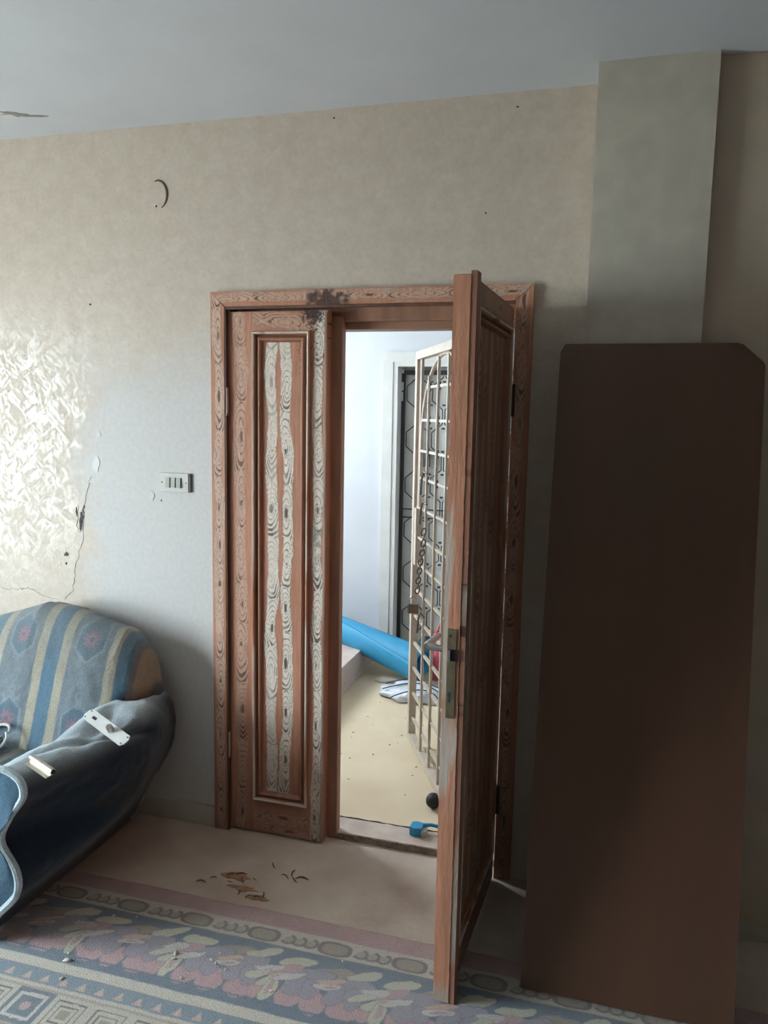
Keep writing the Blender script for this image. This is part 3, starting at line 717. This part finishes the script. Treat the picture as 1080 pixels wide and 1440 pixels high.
for x in xb:
    T_ = np.interp(x, TX, TZ); e = 1.0
    e = math.sqrt(max(0.0, 1 - (abs((x + 2.3175) / .7025)) ** 7)) if True else 1
    yF0, yF1, yR = -.44, -.235, -.035; ym = -.13
    path = [(yF0, .36), (-.385, .36 + (T_ - .36) * .25), (-.335, .36 + (T_ - .36) * .5), (-.280, .36 + (T_ - .36) * .76), (-.232, T_ - .045), (-.175, T_ - .002), (-.115, T_ - .008), (-.065, T_ - .055), (-.05, T_ * .6), (-.05, .02)]
    pp = catmull(path, NV)
    for k, (yy, zz) in enumerate(pp): V.append((x, ym + (yy - ym) * (.12 + .88 * e), zz))
V = np.array(V); x_, z_ = V[:, 0], V[:, 2]
V[:, 1] += (fbm(x_ * 7, z_ * 7, 9) - .5) * .02 + (fbm(x_ * 25, z_ * 25, 19) - .5) * .006
V[:, 1] = np.minimum(V[:, 1], -.012)
V[:, 0] = np.minimum(V[:, 0], -1.600 - np.clip(.58 - V[:, 2], 0, 1) * .35)
I = np.arange(NXb * NV).reshape(NXb, NV)
q = np.stack([I[:-1, :-1], I[:-1, 1:], I[1:, 1:], I[1:, :-1]], -1).reshape(-1, 4).tolist()
b = MB(); b.v = [tuple(p) for p in V]; b.f = [tuple(r) for r in q] + [tuple(int(a) for a in I[0, :]), tuple(int(a) for a in I[-1, :])]
bc = stripes(x_, z_, None); bc = mixc(bc, NAVY, sm(-1.76, -1.70, x_) * (1 - sm(.60, .66, z_)))
bc = mixc(bc, np.array(srgb(88, 84, 84)) , sm(-1.652, -1.640, x_) * .85); bc = mixc(bc, np.array(srgb(130, 84, 84)), sm(-1.66, -1.64, x_) * sm(.62, .66, fbm(x_ * 60, z_ * 60, 44)) * .6)
bc = mixc(bc, np.array(srgb(146, 108, 78)), sm(-1.705, -1.69, x_) * (1 - sm(-1.652, -1.642, x_)) * .5)
b.build('backrest', M_FABRIC, sofa, True, SOF, np.clip(bc, .01, 1))
# seat cushion with running stripes
NXs, NYs = 150, 90; xs_ = np.linspace(-2.66, -1.835, NXs); V = []; 
ysn = np.linspace(0, 1, NYs)
for x in xs_:
    ex = math.sqrt(max(0, 1 - abs((x + 2.2475) / .4125) ** 6)); 
    path = [(-.36, .30), (-.36, .41), (-.42, .425), (-.60, .432), (-.78, .425), (-.835, .40), (-.85, .33), (-.85, .20), (-.845, .08)]
    for (yy, zz) in catmull(path, NYs): V.append((x, yy, .3 + (zz - .3) * (.5 + .5 * ex) if zz > .3 else zz))
V = np.array(V); V[:, 2] += (fbm(V[:, 0] * 8, V[:, 1] * 8, 33) - .5) * .03 * (V[:, 2] > .33)
I = np.arange(NXs * NYs).reshape(NXs, NYs); q = np.stack([I[:-1, :-1], I[:-1, 1:], I[1:, 1:], I[1:, :-1]], -1).reshape(-1, 4).tolist()
b = MB(); b.v = [tuple(p) for p in V]; b.f = [tuple(r) for r in q] + [tuple(int(a) for a in I[0, :]), tuple(int(a) for a in I[-1, :])]
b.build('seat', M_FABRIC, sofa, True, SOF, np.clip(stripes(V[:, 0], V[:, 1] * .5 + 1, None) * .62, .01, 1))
MB().box(-2.80, -1.86, -.82, -.10, .02, .32, .01).build('base_frame', M_WOODD, sofa, off=SOF)

# ------------------------------------------------------------------ things on the armchair
pl = empty('door_lock_plate', (-1.565, -.575, .640)); tag(pl, 'white enamel door lock plate with keyhole and spindle stub on the armchair arm', 'lock plate')
poly = [(-.118, -.010), (-.108, -.022), (.108, -.022), (.118, -.010), (.118, .010), (.108, .022), (-.108, .022), (-.118, .010)]
MB().prism(poly, -.002, .002, 'z').build('plate', M_ENAMEL, pl)
MB().tube([(.030, 0, .002), (.030, 0, .024)], [.012, .0105], 16).tube([(.030, 0, .024), (.030, 0, .0245)], .007, 12).build('spindle_collar', M_STEEL, pl, True)
MB().box(-.080, -.058, -.005, .005, .0015, .0028).build('keyhole', M_BLACK, pl)
for sx in (-1, 1):
    for sy in (-1, 1): MB().tube([(sx * .106, sy * .014, .001), (sx * .106, sy * .014, .003)], .0028, 8).build('screw_hole', M_BLACK, pl)
pl.rotation_euler = (math.radians(28), math.radians(10), math.radians(-22))
hg = empty('loose_door_hinge', (-1.605, -.835, .612)); tag(hg, 'shiny loose door hinge lying on the front of the armchair arm', 'hinge')
MB().tube([(-.058, 0, .008), (.000, 0, .008)], .0095, 14).build('knuckle', mat('bright_zinc', (.55, .53, .45), .42, 1.0), hg, True)
MB().tube([(.002, 0, .008), (.060, 0, .008)], .0095, 14).build('knuckle', mat('bright_zinc'), hg, True)
MB().tube([(.060, 0, .008), (.063, 0, .008)], .007, 12).build('pin_end', M_BLACK, hg)
MB().box(-.058, .060, -.026, -.006, .0, .002, .0006).build('hinge_plate', mat('bright_zinc'), hg)
hg.rotation_euler = (math.radians(15), math.radians(6), math.radians(-20))
o = MB().tube([(0, 0, 0), (0, 0, .006), (0, 0, .012)], [.015, .0155, .013], 18).build('bottle_cap', M_RED, smooth=True); o.location = (-2.025, -.395, .430); tag(o, 'small red plastic cap on the armchair seat', 'cap')
def loop(c, r, n, tilt, ph=0, wob=.2, turns=1.0):
    pts = []
    for i in range(n):
        a = ph + turns * 2 * math.pi * i / (n - 1); rr = r * (1 + wob * math.sin(a * 2.3 + ph))
        p = Vector((rr * math.cos(a), rr * .72 * math.sin(a), 0)); p = Matrix.Rotation(tilt, 3, 'X') @ p; pts.append((c[0] + p.x, c[1] + p.y, c[2] + p.z + .008 * math.sin(a * 3)))
    return pts
cb = MB(); cb.tube(loop((-2.19, -.45, .475), .085, 40, .55, .3), .0055, 8).tube(loop((-2.16, -.53, .462), .055, 40, .2, 1.7, .3, 1.8), .0055, 8).tube(loop((-2.20, -.56, .458), .040, 30, .3, 3.0, .2, 2.0), .0055, 8)
cb.tube([(-2.14, -.56, .452), (-2.06, -.56, .458), (-2.02, -.60, .45), (-2.06, -.65, .449), (-2.15, -.63, .449)], .0045, 8)
o = cb.build('cable_coil', M_CABLE, smooth=True); tag(o, 'tangled coil of pale cable on the armchair seat', 'cable')
cb = MB(); r_ = random.Random(3)
for k in range(7):
    cb.tube(loop((-2.17 + r_.uniform(-.03, .03), -.47 + r_.uniform(-.05, .03), .455 + r_.uniform(0, .012)), r_.uniform(.015, .035), 22, r_.uniform(-.5, .5), r_.uniform(0, 6), .3, 1.4), .0035, 6)
o = cb.build('dark_wire_tangle', M_BLACKM, smooth=True); tag(o, 'small tangle of dark thin wires inside the pale cable coil', 'wires')

# ------------------------------------------------------------------ light switch
sw = empty('light_switch', (-1.634, -.0005, 1.420)); tag(sw, 'beige three gang light switch on the wall left of the door', 'light switch')
MB().box(-.064, .064, -.010, 0, -.038, .038, .002).build('cover_plate', M_PLASTW, sw)
for k in range(3):
    x = -.026 + .024 * k
    MB().prism([(-.018, -.020), (-.0142, .020), (-.0095, .020), (-.0095, -.020)], x - .0088, x + .0088, 'x').build('rocker', mat('rocker_plastic', (.42, .42, .37), .4), sw)
    MB().box(x + .0088, x + .0108, -.0108, -.0098, -.020, .020).build('rocker_gap', M_BLACKM, sw)
for s in (-1, 1): MB().tube([(s * .054, -.0098, 0), (s * .054, -.0112, 0)], .0028, 8).build('screw', M_BLACKM, sw)
MB().box(.0645, .072, -.008, .0, -.037, .037).build('back_box_edge', mat('box_grey', (.13, .13, .125), .7), sw)

# ------------------------------------------------------------------ damage on wall and ceiling (parts of the structure)
def blob(name, x, z, rx, rz, m, seed, parent=WALL, th=.0016, y=0.0, n=18, rot=0.0, horiz=False):
    r = random.Random(seed); P = []
    for i in range(n):
        a = 2 * math.pi * i / n; k = r.uniform(.55, 1.15); p = rx * k * math.cos(a); q_ = rz * k * math.sin(a)
        P.append((x + p * math.cos(rot) - q_ * math.sin(rot), z + p * math.sin(rot) + q_ * math.cos(rot)))
    if horiz: return MB().prism(P, CEIL - th, CEIL + .001, 'z').build(name, m, parent)
    return MB().prism(P, y - th, y + .001).build(name, m, parent)
for i, (x, z, rx, rz, rot) in enumerate([(-2.073, 1.262, .012, .034, -.2), (-2.078, 1.222, .008, .024, -.25), (-2.098, 1.275, .005, .020, .1), (-2.062, 1.300, .004, .008, 0), (-2.155, 1.095, .012, .009, .3), (-2.158, 1.055, .005, .006, 0), (-1.698, 1.345, .003, .004, 0), (-2.005, 2.119, .005, .004, .4), (-.979, 2.742, .004, .004, 0), (-.334, 2.725, .005, .003, 0), (-.428, 2.39, .003, .004, 0), (-1.698, 2.480, .004, .005, 0)]):
    blob('plaster_hole', x, z, rx, rz, M_HOLE, 50 + i, rot=rot)
def ridge(name, pts, r, m, parent=WALL, jitter=.004, seed=1, flat=.0):
    rr = random.Random(seed); P = []
    for a, b in zip(pts[:-1], pts[1:]):
        for k in range(8):
            t = k / 8; P.append((lerp(a[0], b[0], t) + rr.uniform(-jitter, jitter), flat, lerp(a[1], b[1], t) + rr.uniform(-jitter, jitter)))
    P.append((pts[-1][0], flat, pts[-1][1]))
    return MB().tube(P, [r * rr.uniform(.4, 1.3) for _ in P], 6).build(name, m, parent, True)
ridge('crack_ridge', [(-2.03, 1.42), (-2.06, 1.33), (-2.07, 1.18), (-2.11, 1.06), (-2.13, .95), (-2.17, .90)], .0026, mat('white_filler', (.60, .61, .58), .45), seed=2, jitter=.008)
ridge('hairline_crack', [(-2.55, .925), (-2.42, .920), (-2.36, .935), (-2.27, .905), (-2.20, .895)], .0012, M_CRACK, seed=4, flat=-.0003)
ridge('hairline_crack', [(-2.09, 1.30), (-2.10, 1.22), (-2.085, 1.19)], .0012, M_CRACK, seed=5, flat=-.0003)
ring_pts = []
for k in range(18):
    a = math.radians(110 - k * 10.5); ring_pts.append((-1.690 + .040 * math.cos(a), 2.522 + .052 * math.sin(a)))
P = [(x, -.0002, z) for x, z in ring_pts]
MB().tube(P, [.002 + .0035 * math.sin(math.pi * i / 17) for i in range(18)], 6).build('ring_mark', mat('ring_stain', (.13, .11, .07), .9), WALL, True)
MB().prism([(-1.712, 2.490), (-1.697, 2.482), (-1.699, 2.479), (-1.714, 2.487)], -.0015, .0005).build('plaster_chip', M_CHIPW, WALL)
for i, (x, z, rx, rz) in enumerate([(-1.995, 1.480, .020, .030), (-1.74, 1.36, .014, .022), (-1.98, 1.60, .012, .012)]):
    blob('filler_smear', x, z, rx, rz, mat('white_filler', (.60, .61, .58), .45), 80 + i, th=.0022, n=14)
m_flake = mat('ceiling_flake', (.30, .31, .31), .9)
blob('paint_flake', -2.14, -.225, .050, .014, m_flake, 3, CEILO, .002, rot=.5, horiz=True)
blob('paint_flake', -2.09, -.19, .060, .010, m_flake, 4, CEILO, .002, rot=.35, horiz=True)
blob('paint_flake', -2.17, -.21, .030, .020, M_CHIPW, 5, CEILO, .003, rot=.5, horiz=True)

# ------------------------------------------------------------------ hall: casing of the far door, grille door
hc = empty('hall_door_casing', (0, 0, 0)); tag(hc, 'white painted casing around the dark grille door in the hall', 'door casing')
HZ = 2.119
MB().prism([(-1.436, .022), (-1.368, .022), (-1.368, HZ - .066), (-1.436, HZ)], 2.278, 2.30).build('side_casing', M_HALLT, hc)
MB().prism([(-1.436, HZ), (-1.368, HZ - .066), (-.41, HZ - .066), (-.345, HZ)], 2.278, 2.30).build('head_casing', M_HALLT, hc)
MB().prism([(-.41, .022), (-.345, .022), (-.345, HZ), (-.41, HZ - .066)], 2.278, 2.30).build('side_casing', M_HALLT, hc)
MB().box(-1.368, -1.335, 2.284, 2.42, .022, DZ - .030).box(-1.368, -.41, 2.284, 2.42, DZ - .030, DZ).build('inner_lining', M_HALLT, hc)
MB().box(-1.334, -1.322, 2.372, 2.384, 1.80, 1.86).box(-1.336, -1.320, 2.372, 2.384, 1.87, 1.925).box(-1.334, -1.318, 2.372, 2.384, 1.985, 2.01).build('plaster_remnant', M_CHIPW, hc)
d3 = empty('door_3', (0, 0, 0)); tag(d3, 'closed grey hall door behind a black wrought iron grille', 'door', kind='structure')
MB().box(DX0, DX1, 2.425, 2.46, .03, DZ).build('door_panel', M_GREYP, d3)
MB().box(-1.335, -1.312, 2.385, 2.41, .03, 2.005, .002).box(-1.335, -.44, 2.385, 2.41, 1.975, 2.005, .002).box(-1.335, -.44, 2.385, 2.41, .03, .06, .002).box(-.46, -.435, 2.385, 2.41, .03, 2.005, .002).build('grille_frame', M_BLACKM, d3)
MB().box(-1.312, -.46, 2.387, 2.40, 1.062, 1.070).box(-1.312, -.46, 2.387, 2.40, 1.005, 1.013).build('cross_bar', M_BLACKM, d3)
for i in range(9):
    xc = -1.262 + i * .088; s = 1 if i % 2 == 0 else -1; pts = []; z = .07; k = 0
    seg = .155
    while z < 1.96:
        side = s if k % 2 == 0 else -s
        pts += [(xc + side * .036, 2.395, z + .030), (xc + side * .036, 2.395, min(z + seg - .03, 1.97))]; z += seg; k += 1
    MB().tube(pts, .0042, 6).build('grille_bar', M_BLACKM, d3)
col = MB()
for i in range(8):
    for k in range(1, 13): col.box(-1.218 + i * .088 - .010, -1.218 + i * .088 + .010, 2.39, 2.40, .07 + k * .155 - .006, .07 + k * .155 + .006)
col.build('grille_collars', M_BLACKM, d3)['kind'] = 'stuff'
MB().box(-1.195, -1.125, 2.376, 2.394, 1.36, 1.455, .003).build('lock_box', mat('lock_grey', (.12, .11, .10), .5, .5), d3)

# ------------------------------------------------------------------ cream metal gate
GA = np.array([-.879, .967]); gd = np.array([.44008, -.89796])
GL = .855
gate = empty('metal_gate', (GA[0], GA[1], .022), math.atan2(gd[1], gd[0])); tag(gate, 'cream painted metal gate with square bars and arched top, open into the hall', 'gate')
# local: x along the gate from the free edge, y = normal
g0, g1 = .045, 1.985
MB().box(0, .038, -.018, .018, g0, g1, .002).build('stile', M_CREAM, gate)
MB().box(GL - .038, GL, -.018, .018, g0, g1, .002).build('stile', M_CREAM, gate)
MB().box(.038, GL - .038, -.018, .018, g1 - .038, g1, .002).build('top_rail', M_CREAM, gate)
MB().box(.038, GL - .038, -.018, .018, g0, g0 + .036, .002).build('bottom_rail', M_CREAM, gate)
MB().box(.038, .085, -.016, .016, .955, 1.235, .002).build('lock_case', M_CREAM, gate)
MB().box(-.001, .0005, -.006, .006, 1.10, 1.125).build('lock_slot', M_BLACK, gate)
MB().box(-.001, .0005, -.006, .006, 1.03, 1.075).build('lock_slot', M_BLACK, gate)
MB().box(.038, .080, -.004, .004, 1.235, g1 - .038).build('flat_strip', mat('cream_dull_paint', (.50, .41, .33), .5, noise=.2, nscale=14), gate)
zz = [.165, .295, .425, .555, .695, .830, .965, 1.095, 1.240, 1.385, 1.515, 1.660, 1.810]
def arch_x(z):  # inner start of bars under the arch
    return .095 if z < 1.56 else .50 - .405 * math.sqrt(max(0, 1 - ((z - 1.55) / .395) ** 2))
for z in zz:
    x0 = .038 if z < 1.25 else arch_x(z); x1 = GL - .038
    MB().box(x0, x1, -.006, .006, z - .006, z + .006).build('cross_bar', M_CREAM, gate)
for x in (.25, .42, .59, .74):
    zt = 1.55 + .395 * math.sqrt(max(0, 1 - ((x - .50) / .405) ** 2))
    MB().box(x - .006, x + .006, -.012, .000, g0 + .03, zt).build('upright_bar', M_CREAM, gate)
arc = [(.095, 0, 1.24), (.095, 0, 1.45)] + [(.50 - .405 * math.cos(a), 0, 1.55 + .395 * math.sin(a)) for a in np.linspace(0, 2.45, 28)] + [(.855 - .03, 0, 1.45)]
MB().tube(arc[:-1], .009, 8).build('arch_bar', M_CREAM, gate, True)
for k, z in enumerate((1.41, 1.27, .74)):      # little scrolls
    x = .16; MB().tube([(x + .00, -.014, z - .10), (x + .02, -.014, z - .02), (x + .06, -.014, z + .012), (x + .13, -.014, z + .010)], .005, 6).build('scroll', M_CHAIN, gate, True)
for x, z in [(.25, 1.66), (.42, 1.66), (.25, 1.81), (.42, 1.81), (.25, 1.515), (.42, 1.515), (.25, 1.385), (.42, 1.385)]:
    MB().tube([(x + .016, -.006, z - .018), (x + .016, -.006, z + .018)], .006, 6).build('dark_knob', M_CHAIN, gate)  # small dark knobs beside the bar crossings
# frame post the gate hangs on
hp = GA + gd * (GL + .022)
gf = empty('iron_side_frame', (hp[0] + .03, .225, .022)); tag(gf, 'cream metal side frame carrying the open gate beside the doorway', 'metal frame')
MB().box(-.01, .03, -.024, .018, 0, 2.03, .002).build('post', M_CREAM, gf)
MB().box(.03, .215, -.024, .018, 1.99, 2.03, .002).build('top_rail', M_CREAM, gf)
MB().box(.175, .215, -.024, .018, 0, 1.99, .002).build('post', M_CREAM, gf)
# chain with padlock hanging on the gate
def link(c, ang, roll, a=.017, b=.010, r=.0035):
    pts = []
    for i in range(14):
        t = 2 * math.pi * i / 14; p = Vector((b * math.cos(t), 0, a * math.sin(t)))
        p = Matrix.Rotation(roll, 3, 'Z') @ p; p = Matrix.Rotation(ang, 3, 'Y') @ p; pts.append(Vector(c) + p)
    return pts
def gpt(s, z, dn=-.03): 
    nx_, ny_ = gd[1], -gd[0]   # normal toward the viewer side (left)
    return Vector((GA[0] + gd[0] * s + (-nx_) * dn * 0 + (-.898) * .035, GA[1] + gd[1] * s + (-.44) * .035, z))
ch = empty('gate_chain', tuple(gpt(.30, 1.14))); tag(ch, 'rusty steel chain looped on the bars of the cream gate', 'chain')
path = [(.33, 1.18), (.33, 1.12), (.30, 1.06), (.27, 1.0), (.25, .95), (.235, .90), (.225, .855)]
cum = [0]
for a, b_ in zip(path[:-1], path[1:]): cum.append(cum[-1] + math.dist(a, b_))
nl = int(cum[-1] / .026)
for i in range(nl):
    d_ = i * .026; s_ = np.interp(d_, cum, [p[0] for p in path]); z_ = np.interp(d_, cum, [p[1] for p in path])
    c_ = gpt(s_, z_) - Vector(ch.location)
    b = MB(); b.tube(link((c_.x, c_.y, c_.z), .25, math.radians(90 * (i % 2) + 15)), .0034, 6, closed=True); b.build('chain_link', M_CHAIN, ch, True)
pk = gpt(.225, .80) + Vector((-.014, -.007, 0)); pd = empty('padlock', tuple(pk)); tag(pd, 'steel padlock hanging from the chain on the cream gate', 'padlock'); pd.rotation_euler = (0, 0, .2)
MB().box(-.026, .026, -.010, .010, -.024, .022, .004).build('body', mat('padlock_body', (.27, .22, .16), .45, .8), pd)
MB().tube([(-.017, 0, .020), (-.017, 0, .040)] + [(-.017 * math.cos(a), 0, .040 + .017 * math.sin(a)) for a in np.linspace(.3, math.pi - .3, 8)] + [(.017, 0, .040), (.017, 0, .020)], .0042, 8).build('shackle', M_STEEL, pd, True)

# ------------------------------------------------------------------ blue rolled mat
A0 = np.array([-1.78, 2.12, .300]); A1 = np.array([-1.03, 1.86, .150]); ax = _n(A1 - A0); 
u_ = _n(np.cross(ax, np.array([0, 0, 1.]))); w2 = np.cross(ax, u_)
NR, NA_ = 24, 90; V = []; 
for i in range(NR + 1):
    t = i / NR; c0 = A0 * (1 - t) + A1 * t; rr0 = lerp(.085, .118, t)
    for k in range(NA_ + 1):
        a = 2 * math.pi * k / NA_ * 2.0; rr = rr0 * (1 - .11 * (k / NA_) * 2.0 + .05 * math.exp(-k / 4)); aa = a - 1.2 + t * .9
        V.append(c0 + (u_ * math.cos(aa) + w2 * math.sin(aa)) * rr)
q = []
for i in range(NR):
    for k in range(NA_):
        p = i * (NA_ + 1) + k; q.append((p, p + 1, p + NA_ + 2, p + NA_ + 1))
b = MB(); b.v = [tuple(p) for p in V]; b.f = q; o = b.build('rolled_mat', M_BLUE, None, True)
so = o.modifiers.new('thick', 'SOLIDIFY'); so.thickness = .005; so.offset = -1
tag(o, 'rolled blue foam mat lying across the hall step', 'mat')

# ------------------------------------------------------------------ small things in the hall
def lump(name, loc, sx, sy, sz, m, seed, sub=4, amp=.25, parent=None, flat=True):
    bm = bmesh.new(); bmesh.ops.create_icosphere(bm, subdivisions=sub, radius=1)
    r = random.Random(seed); from mathutils import noise as mn
    for v in bm.verts:
        d = v.co.normalized(); k = 1 + amp * (mn.noise(d * 1.7 + Vector((seed, 0, 0))) + .5 * mn.noise(d * 4.1 + Vector((0, seed, 0))))
        p = d * k; v.co = Vector((p.x * sx, p.y * sy, p.z * sz))
        if flat and v.co.z < -sz * .55: v.co.z = -sz * .55
    me = bpy.data.meshes.new(name); bm.to_mesh(me); bm.free(); me.polygons.foreach_set('use_smooth', [True] * len(me.polygons))
    me.materials.append(m); o = bpy.data.objects.new(name, me); COL.objects.link(o); o.location = loc
    if parent: o.parent = parent
    return o
bag = lump('plastic_bag', (-1.02, 1.63, .052), .19, .12, .052, M_BAGW, 4, amp=.30); tag(bag, 'crumpled white plastic bag with black stripes on the hall floor', 'bag')
for k in range(3):
    pts = []
    for t in np.linspace(-1, 1, 22):
        x = t * .18; y = -.10 + .07 * k + .03 * math.sin(t * 3 + k); zz_ = .056 * math.sqrt(max(.0, 1 - (x / .215) ** 2 - (y / .15) ** 2)) * (1.10)
        pts.append((x, y, zz_))
    st = MB().tube(pts, .0035, 5).build('stripe', M_BLACK, bag, True)
fl = lump('paper_scrap', (-1.25, 1.83, .030), .075, .022, .010, mat('grey_paper', (.40, .37, .36), .8), 12, 3, .3); tag(fl, 'grey paper scrap beside the white bag on the hall floor', 'paper')
tb = lump('teal_bag', (-1.055, 2.15, .120), .085, .07, .13, M_TEAL, 9, amp=.2); tag(tb, 'dark teal bag standing behind the white bag in the hall', 'bag')
pk_ = empty('pink_bag', (-.945, 1.99, .022)); tag(pk_, 'pink cloth bag standing against the hall door behind the gate', 'bag')
lump('body', (0, 0, .085), .055, .05, .13, M_PINK, 21, amp=.15, parent=pk_)
MB().tube([(-.04, 0, .17), (-.035, .0, .28), (.0, 0, .36), (.035, 0, .28), (.04, 0, .17)], .013, 8).build('strap', M_PINK, pk_, True)
bl = lump('black_ball', (-.628, .375, .056), .033, .033, .033, M_BLACK, 2, 3, .03, flat=False); tag(bl, 'small black rubber ball on the hall floor beside the gate', 'ball')
# blue brush on the threshold
br = empty('cleaning_brush', (-.640, .142, .032)); tag(br, 'small blue plastic brush lying on the stone threshold', 'brush')
MB().prism([(-.030, -.022), (-.010, -.030), (.016, -.024), (.020, 0), (.014, .022), (-.008, .028), (-.028, .020)], .0, .034, 'z').build('head', M_BLUEP, br)
MB().prism([(.018, -.026), (.036, -.020), (.038, .010), (.020, .022)], .0, .022, 'z').build('bristles', M_BRISTLE, br)
MB().tube([(.012, .012, .028), (.05, .024, .030), (.09, .028, .024), (.15, .030, .014)], [.009, .007, .007, .008], 10).build('handle', M_BLUEP, br, True)

# ------------------------------------------------------------------ shavings and crumbs
sh_stain = [(-1.225, -.300, .06, .028), (-1.10, -.395, .045, .020), (-1.17, -.36, .06, .02)]
for i, (x, y, a, b_) in enumerate(sh_stain):
    r_ = random.Random(i); P = [(x + a * r_.uniform(.5, 1.1) * math.cos(2 * math.pi * k / 16), y + b_ * r_.uniform(.5, 1.1) * math.sin(2 * math.pi * k / 16)) for k in range(16)]
    MB().prism(P, .0003, .0012, 'z').build('rust_dust', mat('rust_dust', (.30, .15, .075), .95, color2=(.36, .24, .15), nscale=30), FLOOR)
base_sh = None
spots = [(-1.25, -.30), (-1.21, -.285), (-1.19, -.32), (-1.23, -.34), (-1.15, -.30), (-1.10, -.39), (-1.08, -.375), (-1.13, -.40), (-1.05, -.25), (-1.01, -.26), (-.985, -.245), (-1.03, -.225), (-1.30, -.335), (-1.17, -.385), (-1.06, -.405), (-1.12, -.20), (-1.33, -.37)]
for i, (x, y) in enumerate(spots):
    if base_sh is None:
        pts = [(-.022, 0, .002), (-.010, .003, .006), (.004, .001, .007), (.016, -.003, .003), (.022, -.006, .002)]
        base_sh = MB().tube(pts, [.0012, .0026, .003, .0024, .001], 5).build('wood_shaving', M_SHAV); o = base_sh
    else: o = base_sh.copy(); COL.objects.link(o)
    s_ = RNG.uniform(.5, 1.15); o.location = (x, y, .0008); o.rotation_euler = (0, 0, RNG.uniform(0, 6.3)); o.scale = (s_, s_, s_)
    if y < -.27 and x < -1.03: tag(o, 'thin brown wood shaving in the rusty dust heap before the door', 'wood shaving', 'wood shavings in the rusty dust heap')
    else: tag(o, 'thin brown wood shaving right of the dust heap, towards the threshold', 'wood shaving', 'wood shavings right of the dust heap')
base_c = None
crumbs = [(-1.512, -.869, 1.5), (-1.478, -.938, .9), (-1.506, -.643, .7), (-1.43, -.625, .5), (-1.212, -.742, 1.1), (-1.205, -.765, .8), (-1.091, -.735, .7), (-1.07, -.745, .7), (-1.08, -.70, .5), (-1.03, -.76, .6), (-1.14, -.83, .6), (-1.20, -.80, .5), (-.86, -.80, .8), (-.70, -.62, .5), (-1.53, -.84, .6), (-1.60, -.70, .5)]
for i, (x, y, s_) in enumerate(crumbs):
    if base_c is None: base_c = lump('paint_crumb', (0, 0, 0), .0085, .0045, .0035, M_CHIPW, 5, 2, .5); o = base_c
    else: o = base_c.copy(); COL.objects.link(o)
    o.location = (x, y, .0115); o.scale = (s_, s_, s_); o.rotation_euler = (0, 0, RNG.uniform(0, 6.3))
    if i == 0: tag(o, 'largest pale crumb on the carpet, beside the cream stripe', 'crumb')
    elif i == 1: tag(o, 'pale crumb lying on the cream stripe of the carpet', 'crumb')
    elif y > -.70: tag(o, 'tiny pale crumb on the outer border of the carpet', 'crumb', 'pale crumbs on the outer carpet border')
    else: tag(o, 'tiny pale crumb among the carpet flowers', 'crumb', 'pale crumbs among the carpet flowers')
